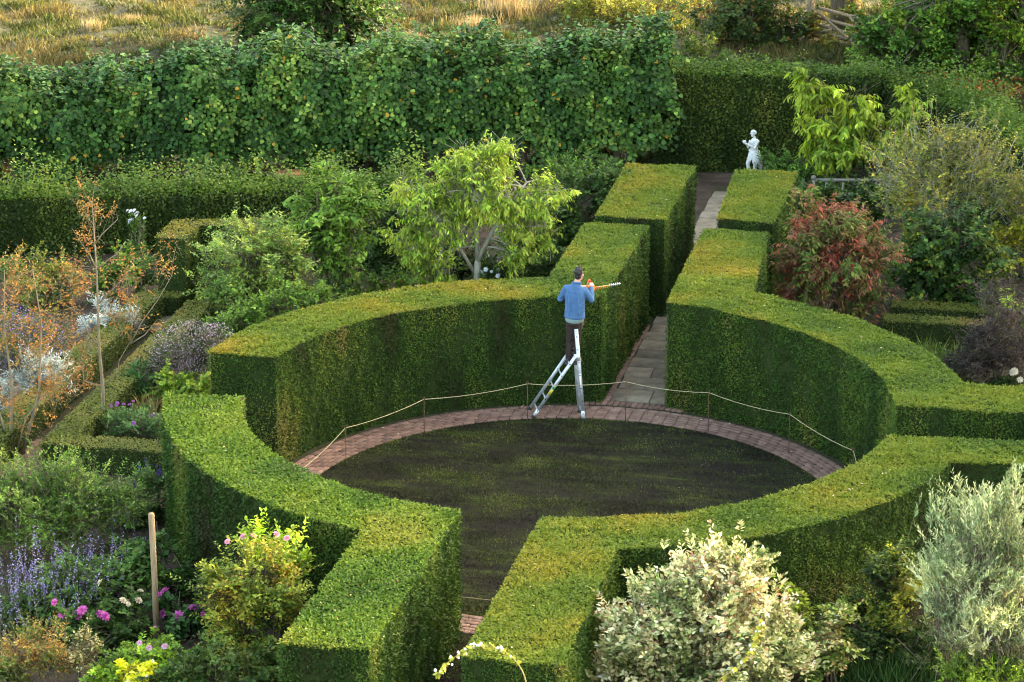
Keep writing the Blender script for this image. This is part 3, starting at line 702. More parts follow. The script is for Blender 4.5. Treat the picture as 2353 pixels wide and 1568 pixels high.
# ------------------------------------------------------------------ ladder
YN, YF = 4.50, 4.93                                   # near and far stile
ladder = thing('ladder', 'open aluminium combination ladder the man stands on, with a green and yellow sticker', 'ladder', (-1.0, 4.7, 0))
lo = np.array([-1.0, 4.7, 0])
L0, L1 = np.array([-1.545, 0, .03]), np.array([-.74, 0, 1.30])       # sloping section, foot to hinge
R0, R1 = np.array([-.56, 0, .03]), np.array([-.715, 0, 1.83])       # steep section, runs on above the hinge
def yy(p, y): return np.array([p[0], YN, p[2]]) + (FWH * 1.05 - RTH * .15) * (y - YN) - lo      # the stiles stand one behind the other
for y in (YN, YF):
    mb = MB(); mb.bar(yy(L0, y), yy(L1, y), .062, .026, (0, 1, 0)); o = mb.build('stile', ALU, ladder)
    mb = MB()
    for t in np.arange(.12, .98, .19):                # rung ends showing on the stile face
        p = yy(L0 + (L1 - L0) * t, y - .0135); mb.tube([p, p + [0, -.003, 0]], .013, 8)
    mb.build('rung_end', BLACK, o)
    y2 = y + .035
    mb = MB(); mb.bar(yy(R0, y2), yy(R1, y2), .066, .026, (0, 1, 0)); o = mb.build('stile', ALU, ladder)
    mb = MB()
    for t in np.arange(.08, .98, .14):
        p = yy(R0 + (R1 - R0) * t, y2 - .0135); mb.tube([p, p + [0, -.003, 0]], .013, 8)
    mb.build('rung_end', BLACK, o)
    for p, a in ((L0, L1), (R0, R1)):
        d = nrm(a - p); yq = y if p is L0 else y2
        mb = MB(); mb.bar(yy(p - d * .02, yq), yy(p + d * .06, yq), .074, .036); mb.build('rubber_foot', RUBBER, ladder)
        if yq < 4.6:
            mb = MB(); mb.bar(yy(p + d * .062, yq), yy(p + d * .2, yq), .066, .031); mb.build('end_sleeve', WHITE, ladder)
    mb = MB(); mb.box(yy(np.array([-.70, 0, 1.28]), y + .018), (.12, .012, .13)); mb.build('hinge', GREY_WOOD if False else ALU, ladder)
for t in np.arange(.12, .98, .19):
    p = L0 + (L1 - L0) * t; mb = MB(); mb.tube([yy(p, YN), yy(p, YF)], .016, 8); mb.build('rung', ALU, ladder, True)
for t in np.arange(.08, .98, .14):
    p = R0 + (R1 - R0) * t; mb = MB(); mb.tube([yy(p, YN + .035), yy(p, YF + .035)], .016, 8); mb.build('rung', ALU, ladder, True)
d = nrm(L1 - L0)
for m_, t0, t1 in ((YELLOW, .38, .47), (GREEN, .475, .51), (YELLOW, .515, .525)):
    mb = MB(); mb.bar(yy(L0 + (L1 - L0) * t0, YN - .0145), yy(L0 + (L1 - L0) * t1, YN - .0145), .05, .003); mb.build('sticker', m_, ladder)
mb = MB(); mb.bar(yy(R0 + (R1 - R0) * .3, YN + .0205), yy(R0 + (R1 - R0) * .52, YN + .0205), .03, .003); mb.build('sticker', WHITE, ladder)

# ------------------------------------------------------------------ the man
FEET = np.array([-.84, 4.70, 1.10])
man = thing('person', 'man in a blue jacket and brown trousers standing on the ladder, seen from behind', 'person', FEET)
def loft(mb, rows, n=12):
    rows = np.array(rows, float); mb.tube(rows[:, :3], rows[:, 3:5] if rows.shape[1] > 4 else rows[:, 3], n)
SHL, SHR = np.array([-.105, .01, 1.465]), np.array([.225, .02, 1.44])
ELL, ELR = np.array([-.235, .06, 1.235]), np.array([.345, .10, 1.235])
WRL, WRR = np.array([-.05, .33, 1.30]), np.array([.30, .33, 1.40])
HEAD = np.array([.115, .06, 1.745])
mb = MB()                                             # body: one continuous skin
mb.ball(HEAD, (.077, .098, .118), 14, 10); mb.ball(HEAD + [.012, .03, -.06], (.06, .075, .075), 12, 8)
mb.tube([(.075, 0, 1.5), (.09, .02, 1.6), (.11, .045, 1.70)], [.062, .056, .055], 10)
mb.tube([HEAD + [.02, .09, -.005], HEAD + [.03, .122, -.035]], [.012, .017], 6)          # nose
mb.ball(HEAD + [.05, .075, .012], (.018, .018, .013)); mb.ball(HEAD + [-.02, .09, .012], (.018, .018, .013))
mb.ball(HEAD + [.025, .09, -.068], (.026, .018, .01)); mb.ball(HEAD + [.03, .085, -.1], (.03, .03, .022))
for sx in (-1, 1):
    mb.ball(HEAD + [sx * .079, -.012 - .012 * sx, -.022], (.013, .026, .036), 8, 6)
loft(mb, [(.04, 0, .86, .15, .10), (.05, 0, 1.0, .14, .09), (.06, .01, 1.25, .16, .10), (.06, .01, 1.42, .17, .09), (.07, .01, 1.52, .11, .07)])
mb.tube([(.0, 0, .9), (-.035, .03, .48), (-.055, -.01, .09)], [.07, .048, .036], 10); mb.tube([(.1, 0, .9), (.085, .05, .50), (.09, .0, .09)], [.07, .048, .036], 10)
for s_, e_, w_ in ((SHL, ELL, WRL), (SHR, ELR, WRR)):
    mb.tube([s_, e_, w_], [.05, .042, .028], 10)
    d = nrm(w_ - e_); h = w_ + d * .05
    mb.ball(h, (.044, .046, .032)); side = nrm(np.cross(d, [0, 0, 1])); 
    for q, (off, ll) in enumerate(((-.03, .062), (-.01, .072), (.011, .069), (.031, .052))):
        a = h + side * off + d * .03; k = a + d * ll * .55 + np.array([0, 0, .004]); mb.tube([a, k, k + d * ll * .2 + np.array([0, 0, -ll * .55])], [.0105, .010, .0085], 6)
    a = h - side * .03 - d * .015; sg = 1 if s_ is SHR else -1
    mb.tube([a, a - side * .035 * sg + d * .02 + [0, 0, -.012], a - side * .03 * sg + d * .052 + [0, 0, -.034]], [.013, .012, .010], 6)
fuse(mb, 'body', SKIN, man, .0085, 1)
mb = MB()                                             # short dark hair, swept up on top
mb.ball(HEAD + [-.006, -.022, .034], (.086, .094, .098), 14, 10); mb.ball(HEAD + [-.012, -.055, -.03], (.068, .052, .075), 12, 8)
for k in range(90):
    a_, e_ = rng.uniform(0, 2 * pi), rng.uniform(-.2, 1.45)
    dv = np.array([cos(a_) * cos(e_), sin(a_) * cos(e_), sin(e_)])
    if dv[1] > .55 and dv[2] < .55: continue
    p = HEAD + [-.006, -.022, .034] + dv * [.08, .09, .093]; mb.tube([p, p + dv * .012 + rnd(1)[0] * .008 + [0, 0, .012]], [.014, .006], 5)
fuse(mb, 'hair', HAIR, man, .006, 1)
mb = MB()                                             # jacket
loft(mb, [(.05, .0, .90, .195, .135), (.052, .0, .94, .198, .14), (.055, .0, 1.1, .188, .13), (.055, .005, 1.25, .192, .132), (.057, .005, 1.36, .192, .130), (.06, .0, 1.44, .172, .115),
          (.068, .0, 1.50, .132, .095), (.076, .0, 1.545, .095, .082), (.082, .01, 1.585, .074, .072)], 20)
for s_, e_, w_ in ((SHL, ELL, WRL), (SHR, ELR, WRR)):
    mb.tube([s_ + (s_ - [.055, 0, 1.5]) * -.45, s_, s_ * .5 + e_ * .5, e_, e_ * .6 + w_ * .4, w_], [.06, .074, .07, .064, .058, .048], 12)
    for q in range(3):
        c = s_ * (.25 + .2 * q) + e_ * (.75 - .2 * q); mb.tube([c + [-.06, .02, .012], c + [0, -.06, 0], c + [.06, .02, -.008]], .013, 5)
for x0, x1, z0, z1 in ((-.06, -.03, 1.35, .98), (.13, .16, 1.32, 1.0), (.03, .05, 1.2, .95), (.2, .17, 1.3, 1.08)):
    mb.tube([(x0, -.118, z0), ((x0 + x1) / 2 + .012, -.128, (z0 + z1) / 2), (x1, -.13, z1)], [.008, .024, .012], 6)
a = np.linspace(0, 2 * pi, 13)
mb.tube(np.column_stack([.084 + .072 * np.cos(a), .012 + .07 * np.sin(a), 1.575 + .012 * np.sin(a + pi) + .012]), .021, 6, False)
fuse(mb, 'jacket', DENIM, man, .010, 2)
mb = MB(); loft(mb, [(.045, 0, .83, .165, .115), (.045, -.005, .86, .178, .125), (.05, 0, .97, .18, .125)], 16); fuse(mb, 'shirt', SHIRT, man, .012, 2)
mb = MB()
loft(mb, [(.04, 0, .93, .145, .105), (.04, 0, .80, .145, .112), (.04, 0, .76, .125, .1)], 16)
mb.tube([(-.03, 0, .83), (-.045, .035, .46), (-.052, 0, .26), (-.055, -.01, .07)], [.09, .07, .062, .06], 12)
mb.tube([(.105, 0, .83), (.095, .05, .48), (.09, .01, .26), (.088, 0, .07)], [.09, .07, .062, .06], 12)
for z in (.48, .16, .12):
    mb.tube([(-.12, .0, z), (-.05, -.07, z - .02), (.02, 0, z + .01)], .012, 5); mb.tube([(.03, .0, z), (.09, -.065, z + .015), (.15, 0, z)], .012, 5)
fuse(mb, 'trousers', CORD, man, .011, 2)
for sx, sy, a in ((-.06, -.01, .35), (.095, .0, .25)):
    mb = MB(); dx, dy = sin(a) * 1, cos(a)
    mb.tube([(sx - dx * .07, sy - dy * .07, .045), (sx, sy, .055), (sx + dx * .1, sy + dy * .1, .04), (sx + dx * .17, sy + dy * .17, .03)], [.042, .05, .046, .03], 10)
    mb.tube([(sx, sy, .05), (sx, sy, .13)], [.05, .052], 10); mb.box((sx + dx * .04, sy + dy * .04, .008), (.085, .25, .02), [[cos(a), sin(a), 0], [-sin(a), cos(a), 0], [0, 0, 1]])
    fuse(mb, 'boot', LEATHER, man, .009, 1)

# long reach hedge trimmer in his hands
B0, B1 = np.array([.33, .38, 1.385]), np.array([.83, .47, 1.475]); bd = nrm(B1 - B0)
trim = thing('hedge_trimmer', 'orange and silver hedge trimmer held out to the right by the man', 'hedge trimmer', FEET + B0)
def tl_(p): return np.array(p) - B0
mb = MB(); mb.bar(tl_(B0 - bd * .02), tl_(B0 + bd * .30), .036, .012, (0, 0, 1))
for k in range(8):
    p = B0 + bd * (.02 + .034 * k); mb.bar(tl_(p + [0, 0, -.02]), tl_(p + [.008, 0, -.042]), .014, .010)
mb.build('blade_guard', ORANGE, trim)
mb = MB(); mb.bar(tl_(B0 + bd * .29), tl_(B1), .026, .006, (0, 0, 1))
for k in range(6):
    p = B0 + bd * (.31 + .036 * k); mb.bar(tl_(p + [0, 0, -.03]), tl_(p + [0, 0, .03]), .013, .006)
mb.build('blade', ALU, trim)
mb = MB(); mb.bar(tl_((-.02, .37, 1.33)), tl_(B0 + bd * .02), .11, .1); mb.ball(tl_((.06, .37, 1.36)), (.1, .08, .075)); fuse(mb, 'motor_housing', ORANGE, trim, .012, 3)
a = np.linspace(-.2, pi + .2, 12)
mb = MB(); mb.tube(np.column_stack([tl_((.25, .36, 1.38))[0] + .02 * np.cos(a), tl_((.25, .36, 1.38))[1] + .11 * np.cos(a), tl_((.25, .36, 1.38))[2] + .16 * np.sin(a)]), .013, 7); mb.build('loop_handle', RED, trim, True)
mb = MB(); mb.tube([tl_((-.02, .37, 1.34)), tl_((-.09, .36, 1.36)), tl_((-.13, .34, 1.31)), tl_((-.03, .36, 1.29))], .016, 7); mb.build('rear_handle', BLACK, trim, True)
saw = thing('pruning_saw', 'red handled saw in a brown sheath hanging at the mans right hip', 'saw', FEET + [.205, .06, .9])
mb = MB(); mb.tube([(0, 0, .03), (-.012, 0, -.10)], [.022, .026], 8); mb.build('handle', RED, saw, True)
mb = MB(); mb.tube([(-.012, 0, -.095), (-.05, 0, -.25)], np.array([[.028, .016], [.018, .012]]), 8); mb.build('sheath', BARK, saw, True)

# ------------------------------------------------------------------ rope round the lawn
def stake_at(k): return k
stk_px = [(795, 1070), (975, 1007), (1212, 975), (1437, 970), (1627, 996), (1812, 1045)]
S_ = [un(x, y_, 0)[:2] for x, y_ in stk_px]
S_ = [np.array([-4.78, -.25])] + S_ + [np.array([4.72, 1.95]), np.array([5.08, .75])]
S_ += [np.array([1.5, -4.5]), np.array([-1.4, -4.55])]
wh = ['leftmost thin rusty rod of the rope fence, by the brick ring', 'second thin rusty rod from the left in the rope fence', 'third thin rusty rod from the left, before the dark hedge face',
      'thin rusty rod of the rope fence just left of the ladder foot', 'thin rusty rod of the rope fence at the mouth of the stone path', 'thin rusty rod of the rope fence right of the stone path',
      'thin rusty rod of the rope fence before the right hedge face', 'thin rusty rod where the rope bends down at the right', 'last thin rusty rod at the right end of the rope',
      'thin rusty rod holding the rope right of the turf opening', 'thin rusty rod holding the rope left of the turf opening']
hh = [.45, .72, .76, .80, .80, .80, .78, .8, .5, .3, .3]
tops = []
for p, w_, h in zip(S_, wh, hh):
    st = thing('rope_stake', w_, 'stake', (p[0], p[1], 0), 'rods holding the rope round the lawn')
    mb = MB(); mb.tube([(0, 0, 0), (rng.normal(0, .006), rng.normal(0, .006), h)], .0072, 6); mb.build('rod', RUST, st)
    a = np.linspace(0, 2 * pi, 9); mb = MB(); mb.tube(np.column_stack([.02 * np.cos(a), np.zeros(9), h + .02 + .02 * np.sin(a)]), .006, 5, False); mb.build('eye', RUST, st)
    tops.append(np.array([p[0], p[1], h]))
def rope(pts, label):
    P = []
    for a, b_ in zip(pts[:-1], pts[1:]):
        for t in np.linspace(0, 1, 7)[:-1]: P.append(a * (1 - t) + b_ * t - np.array([0, 0, .05 * 4 * t * (1 - t)]))
    P.append(pts[-1]); mb = MB(); mb.tube(np.array(P) - pts[0], .0062, 5); o = mb.build('rope', ROPE); o.location = pts[0]; tag(o, label, 'rope')
rope([t for t in tops[:9]], 'thin pale rope strung on rusty rods along the brick ring')
rope(tops[9:], 'short pale length of rope across the near turf opening between the hedges')

# ------------------------------------------------------------------ statue
SB = un(1728, 432, 0); SB = np.array([SB[0], SB[1], 0])
statue = thing('statue', 'white marble figure with curly hair and bent arms, before the dark hedge', 'statue', SB)
z0 = .32
mb = MB(); mb.box((0, 0, .05), (.42, .42, .1)); mb.box((0, 0, .18), (.32, .32, .19)); mb.box((0, 0, .295), (.38, .38, .06)); mb.build('plinth', STONE, statue)
k_ = 1.12
def sp(*p): return np.array(p, float) * k_ + [0, 0, z0]
mb = MB()
for a, b_, c_, in ((sp(-.06, -.02, 0), sp(-.10, -.03, .26), sp(-.02, 0, .50)), (sp(.06, .03, 0), sp(.05, -.01, .27), sp(.05, 0, .5))):
    mb.tube([a, a * .5 + b_ * .5, b_, c_], np.array([.032, .042, .045, .07]) * k_, 10); mb.ball(a + [-.02, -.03, .0], (.03, .055, .025))
for r_ in ([(.02, 0, .48, .095, .075), (.02, 0, .56, .085, .07), (.025, 0, .66, .082, .062), (.03, .0, .74, .092, .066), (.035, 0, .80, .07, .05)],):
    mb.tube(np.array([[*sp(*q[:3])] for q in r_]), np.array([q[3:] for q in r_]) * k_, 14)
mb.tube([sp(.03, 0, .79), sp(.01, -.005, .87)], [.034, .032], 8); HD = sp(-.005, -.01, .915)
mb.ball(HD, (.055, .06, .07), 12, 8); mb.ball(HD + [-.02, -.055, -.01], (.012, .016, .018)); mb.ball(HD + [-.01, -.03, -.05], (.035, .03, .028))
for s_, e_, w_ in ((sp(-.055, -.01, .765), sp(-.11, -.04, .60), sp(-.145, -.09, .71)), (sp(.11, 0, .765), sp(.05, -.12, .62), sp(-.11, -.14, .71))):
    mb.tube([s_, e_, w_], [.037, .033, .022], 9); mb.ball(w_ + [-.02, -.01, .01], (.03, .03, .03))
    for q in range(4): mb.tube([w_ + [-.02, -.02 + .012 * q, .02], w_ + [-.05, -.02 + .012 * q, .035], w_ + [-.055, -.02 + .012 * q, .012]], [.008, .008, .007], 5)
    mb.tube([w_ + [0, -.02, .01], w_ + [-.02, -.045, .025]], [.009, .007], 5)
fuse(mb, 'figure', MARBLE, statue, .009, 2)
mb = MB()
for k in range(70):
    a_, e_ = rng.uniform(0, 2 * pi), rng.uniform(-.3, 1.5); dv = np.array([cos(a_) * cos(e_), sin(a_) * cos(e_), sin(e_)])
    if dv[1] < -.5 and dv[2] < .45: continue
    mb.ball(HD + [.005, .01, .015] + dv * [.062, .062, .062], rng.uniform(.013, .022), 6, 5)
fuse(mb, 'curly_hair', MARBLE, statue, .007, 0)
mb = MB()
for k in range(16):                                   # cloth knotted round the hips, falling in folds on the right
    t = k / 15; a_ = -2.6 + 3.6 * t; top = sp(.02 + .1 * cos(a_), .085 * sin(a_), .50 + .05 * sin(3 * t))
    dn = sp(.03 + (.13 + .05 * t) * cos(a_), .11 * sin(a_), .50 - .14 - .27 * t + .05 * (k % 2)); mb.tube([top, top * .5 + dn * .5 + [.01, 0, 0], dn], [.018, .026, .016], 6)
mb.tube([sp(-.08, -.02, .56), sp(.0, -.085, .51), sp(.11, -.05, .5), sp(.13, .03, .52), sp(.02, .09, .54), sp(-.08, .03, .56)], .026, 7)
fuse(mb, 'drapery', MARBLE, statue, .008, 1)
bw = thing('bowl', 'white shallow bowl held up in the hands of the statue', 'bowl', SB + sp(-.175, -.12, .745))
mb = MB(); mb.tube([(0, 0, -.03), (0, 0, -.015), (0, 0, .025), (0, 0, .03), (0, 0, .0)], [.016, .034, .05, .045, .02], 10); mb.build('bowl_body', MARBLE, bw, True)
mb = MB()
for k in range(7): mb.ball((.025 * cos(k), .025 * sin(k * 1.9), .03), .02, 7, 5)
mb.build('fruit', MARBLE, bw, True)

# ------------------------------------------------------------------ bench, posts, pot
BB = un(1955, 500, 0); s_ = scale_at(BB)
bench = thing('bench', 'weathered wooden garden bench almost lost in the shrubs, seen from the back', 'bench', BB)
pl, pr = at(1869, 431, BB) - BB, at(2042, 436, BB) - BB
hgt = .95; pl[2] = pr[2] = hgt; bx = nrm((pr - pl) * [1, 1, 0]); by = np.array([-bx[1], bx[0], 0]); wid = np.linalg.norm((pr - pl)[:2])
o0 = pl * [1, 1, 0]
def bp(u, v, z): return o0 + bx * u + by * v + [0, 0, z]
for u in (0, wid):
    mb = MB(); mb.bar(bp(u, 0, 0), bp(u, 0, hgt), .07, .05, tuple(by)); mb.tube([bp(u, -.025, hgt), bp(u, .025, hgt)], .06, 12); mb.build('back_post', GREY_WOOD, bench)
    mb = MB(); mb.bar(bp(u, .5, 0), bp(u, .5, .62), .06, .06, tuple(by)); mb.build('front_leg', GREY_WOOD, bench)
    mb = MB(); mb.bar(bp(u, -.02, .63), bp(u, .55, .63), .07, .04, tuple(bx)); mb.build('armrest', GREY_WOOD, bench)
mb = MB(); mb.bar(bp(.036, 0, hgt - .05), bp(wid - .036, 0, hgt - .05), .05, .06, (0, 0, 1)); mb.build('top_rail', GREY_WOOD, bench)
mb = MB(); mb.bar(bp(.036, 0, .45), bp(wid - .036, 0, .45), .05, .07, (0, 0, 1)); mb.build('lower_rail', GREY_WOOD, bench)
for u in np.linspace(.3, wid - .3, 4):
    mb = MB(); mb.bar(bp(u, 0, .486), bp(u, 0, hgt - .095), .05, .02, tuple(by)); mb.build('back_slat', GREY_WOOD, bench)
for v in np.linspace(.08, .5, 5):
    mb = MB(); mb.bar(bp(.04, v, .43), bp(wid - .04, v, .43), .07, .025, tuple(by)); mb.build('seat_slat', GREY_WOOD, bench)

def post(label, px, top_px, bot_px, r, cap=False, mat=GREY_WOOD):
    b_ = un(px, bot_px, 0); t_ = at(px, top_px, b_); h = t_[2]
    p = thing('wooden_post', label, 'post', b_); mb = MB()
    mb.tube([(0, 0, 0), (.01, 0, h * .5), (0, 0, h - .012), (0, 0, h)], [r, r * .97, r, r * .86], 10); mb.build('post_shaft', mat, p)
    if cap:
        mb = MB(); mb.ball((0, 0, h + .01), (r * .5, r * .5, r * .5)); mb.build('post_cap', DARK_BARK, p, True)
post('tall round wooden post standing among the pink dahlias', 360, 1180, 1478, .05, mat=BROWN_WOOD)
post('short grey post with a knob, behind the yew hedge beside the pale barked tree', 1150, 617, 668, .055, True)
post('dark wooden post half hidden by yellowish shrub at the right edge', 2337, 450, 520, .07, mat=DARK_BARK)
PB = un(668, 460, 0) + [0, 0, .24]; pot = thing('terracotta_pot', 'large red brown terracotta pot at the foot of the lime row', 'pot', PB)
mb = MB(); mb.tube([(0, 0, 0), (0, 0, .02), (0, 0, .34), (0, 0, .341), (0, 0, .42), (0, 0, .425), (0, 0, .38)], [.22, .24, .325, .355, .365, .32, .3], 24); mb.build('pot_body', TERRA, pot, True)
mb = MB()
for z, r in ((.14, .272), (.27, .306)):
    a = np.linspace(0, 2 * pi, 25); mb.tube(np.column_stack([r * np.cos(a), r * np.sin(a), np.full(25, z)]), .011, 5, False)
mb.build('band', TERRA, pot, True)
mb = MB(); mb.box((0, 0, -.12), (.6, .6, .24)); mb.build('stand', STONE, pot)
mb = MB(); mb.tube([(0, 0, .37), (0, 0, .385)], .3, 16); mb.build('potting_soil', SOIL, pot)

# ------------------------------------------------------------------ field gate
GA = un(1860, 84, .25); GB_ = un(2010, 124, .25)
GA[2] = GB_[2] = 0
gate = thing('field_gate', 'weathered five bar wooden field gate standing before the big trunk', 'gate', GA)
gv = GB_ - GA; gl = np.linalg.norm(gv[:2]); gx = nrm(gv); gy = np.array([-gx[1], gx[0], 0])
def gp(u, z, v=0): return gx * u + gy * v + [0, 0, z]
G0 = .25
mb = MB(); mb.bar(gp(0, 0), gp(0, 1.34), .11, .11, tuple(gy)); mb.build('hanging_post', BROWN_WOOD, gate)
mb = MB(); mb.bar(gp(.12, G0), gp(.12, G0 + 1.0), .07, .06, tuple(gy)); mb.build('heel_stile', BROWN_WOOD, gate)
mb = MB(); mb.bar(gp(gl, G0), gp(gl, G0 + .93), .07, .06, tuple(gy)); mb.build('head_stile', BROWN_WOOD, gate)
for z in (.06, .22, .40, .62, .90):
    mb = MB(); mb.bar(gp(.16, G0 + z), gp(gl - .036, G0 + z), .03 if z < .9 else .05, .085, (0, 0, 1)); mb.build('gate_bar', BROWN_WOOD, gate)
mb = MB(); mb.bar(gp(.16, G0 + .88, -.045), gp(gl * .78, G0 + .06, -.045), .08, .03, tuple(gy)); mb.build('brace', BROWN_WOOD, gate)
mb = MB(); mb.bar(gp(.16, G0 + .1, -.045), gp(gl * .36, G0 + .4, -.045), .07, .03, tuple(gy)); mb.build('brace', BROWN_WOOD, gate)
mb = MB(); mb.bar(gp(gl * .62, G0 + .88, -.045), gp(gl * .9, G0 + .45, -.045), .07, .03, tuple(gy)); mb.build('brace', BROWN_WOOD, gate)

# ------------------------------------------------------------------ trees and shrubs
def g(r, gg, b_): return (r, gg, b_)
OAK = fr([((.012, .028, .008), 1), ((.02, .045, .012), 1.6), ((.035, .07, .016), 1.3), ((.06, .1, .02), .7)])
OAK2 = fr([((.02, .045, .012), 1), ((.035, .075, .016), 1.6), ((.06, .11, .022), 1.2), ((.12, .15, .03), .5)])
BRAMBLE = fr([((.02, .035, .012), 1.4), ((.04, .06, .018), 1.2), ((.08, .08, .025), .6), ((.14, .07, .02), .3)])
def tree(label, bpx, h, lst, tw, pal, name='oak_tree', r=.25, z=0.0, base=None, L=.13, W=.08, nl=11, tl=.55, depth=.9, cat='tree', bark=BARK, limbs=60, **k):
    b_ = un(*bpx, 0) if base is None else np.array(base, float)
    bl = pb(b_, lst, depth) if lst and len(lst[0]) < 6 else [(b_[0] + q[0], b_[1] + q[1], q[2], q[3], q[4], q[5]) for q in lst]
    c = np.mean(np.array(bl)[:, :3], 0)
    trunk = [([b_, b_ * .85 + np.array([c[0], c[1], 0]) * .15 + [0, 0, h * .3], b_ * .5 + np.array([c[0], c[1], 0]) * .5 + [0, 0, h * .65], [c[0], c[1], h * .9]], r, r * .25)]
    return plant(name, label, cat, b_, bl, tw, nl, L, W, pal, DIAMOND, LEAF, tl, .15, .15, .8, trunk=trunk, limbs=limbs, limbr=r * .22, twigr=.008, bark=bark, ps=1.6, **k)
tree('round dark green oak standing in the dry meadow behind the lime row', (725, 118), 4.2, [(725, 30, 165, 75), (610, 55, 80, 48), (850, 70, 72, 42), (690, -60, 150, 70), (800, 5, 100, 60), (560, 70, 40, 24)], 1500, OAK, surf=.5, lump=.35, seed=101)
tree('huge ribbed trunk of an old tree behind the wooden gate', (1945, 72), 9, [(0, 0, 8.6, 4.5, 4.0, 2.6), (-2.5, 1, 7.4, 2.5, 2.5, 1.8)], 700, OAK2, r=.48, name='old_tree', L=.2, W=.13, tl=.8, seed=102)
tree('leafy oak at the top right, its lit branches hanging over the leaf litter', (2215, 170), 6, [(2110, 60, 120, 80), (2070, 140, 80, 62), (2200, 10, 130, 70), (2150, 130, 70, 55), (2050, 185, 60, 40), (2120, 175, 50, 30), (2010, 90, 40, 50)], 1500, OAK2, tint=(2.1, 2.2, 1.2), bough=20, surf=.55, lump=.35, seed=103)
tree('oak with pale fresh leaf clumps in the top right corner', (2330, 150), 7, [(2310, 60, 90, 65), (2260, 110, 60, 45, -2), (2340, 150, 55, 60, -2), (2230, -10, 110, 50), (2335, 190, 45, 40, -2.5), (2380, 40, 90, 90), (2230, 60, 60, 60)], 1400, OAK2, tint=(2.3, 2.4, 1.3), bough=20, surf=.5, lump=.4, seed=104)
tree('sunlit yellow green tree glimpsed through the oaks at the top right', None, 6, [(0, 0, 3.2, 3.2, 2.6, 2.6), (3, .5, 2.6, 2.4, 2, 2.2), (-2.6, 0, 2.2, 2, 1.8, 2)], 500, fr([((.16, .17, .025), 1), ((.24, .2, .03), 1), ((.12, .15, .03), 1)]), base=(3.5, 51, 0), r=.25, L=.2, W=.13, tl=.6, seed=105)
# woodland going on beyond the right edge of the picture; it keeps the low sun off the garden
for k, (x, y_, h, rr) in enumerate([(6.5, 37.5, 13, 4.6), (11, 33.5, 14, 4.8), (14.5, 30, 15, 4.8), (18.5, 27, 15, 5), (22, 23, 16, 5), (25.5, 19, 16, 5), (28.5, 14.5, 15, 5), (31.5, 10, 15, 5), (35, 5, 15, 5), (10, 42, 15, 5), (19, 35, 17, 5.5), (27, 27, 17, 5.5)]):
    tree('tall woodland oak beyond the right edge, %s' % ['behind the corner oak', 'nearest the leaf litter', 'third along the edge', 'fourth along the edge', 'fifth along the edge', 'sixth along the edge', 'seventh along the edge', 'eighth along the edge', 'last along the edge', 'in the back rank at the corner', 'in the middle of the back rank', 'at the far end of the back rank'][k],
         None, h * .8, [(0, 0, h * .62, rr, rr, h * .36), (0, 0, h * .3, rr * .85, rr * .85, h * .26), (1.5, -1, h * .8, rr * .6, rr * .6, h * .2), (0, 0, 1.4, rr * .8, rr * .8, 1.5)], 1500 if k in (0, 1, 2, 9) else 650, OAK, base=(x, y_, 0), r=.35, L=.25 if k in (0, 1, 2, 9) else .5, W=.17 if k in (0, 1, 2, 9) else .36, nl=9, tl=.8 if k in (0, 1, 2, 9) else 1.1, limbs=20, group='woodland oaks beyond the right edge', seed=150 + k)

def shrub(name, label, bpx, lst, tw, pal, cat='shrub', depth=.95, **k):
    b_ = un(*bpx, 0); return plant(name, label, cat, b_, pb(b_, lst, depth), tw, pal=pal, **k)
D_ = DIAMOND
# dark scrub in front of the wood
shrub('bramble', 'dark tangle of scrub left of the wooden gate', (1760, 112), [(1700, 50, 90, 45), (1790, 60, 75, 42), (1640, 30, 60, 35), (1740, 5, 90, 40)], 620, BRAMBLE, L=.12, W=.08, tl=.4, seed=111)
shrub('bramble', 'yellowing scrub with orange leaves below the gate', (1960, 130), [(1920, 112, 60, 22), (2010, 95, 45, 26), (1985, 60, 40, 25, 1.5)], 300, fr([((.06, .07, .015), 1), ((.14, .13, .03), 1), ((.25, .15, .03), .7)]), L=.11, W=.08, tl=.35, seed=112)
shrub('meadow_shrub', 'olive yellow willowy scrub at the meadow edge, right of the pale reeds', (1480, 70), [(1400, 30, 90, 40), (1500, 40, 90, 40), (1330, 5, 80, 35), (1580, 15, 60, 40)], 750, fr([((.07, .08, .02), 1), ((.13, .13, .03), 1.4), ((.22, .17, .04), .8)]), L=.1, W=.04, tl=.4, upb=.8, seed=113)
shrub('meadow_shrub', 'rusty orange scrub at the top edge, left of the dark tangle', (1620, 22), [(1590, 0, 70, 25), (1660, 5, 40, 25)], 260, fr([((.2, .1, .025), 1), ((.28, .15, .04), 1), ((.1, .09, .02), .7)]), L=.1, W=.05, tl=.4, upb=.8, seed=114)
shrub('shrub', 'mid green shrub with small leaves beside the end of the lime row', (1640, 190), [(1600, 130, 50, 32), (1650, 150, 50, 28)], 330, fr([((.04, .06, .014), 1), ((.07, .1, .02), 1.4), ((.15, .13, .03), .6)]), L=.09, W=.05, tl=.3, seed=115)
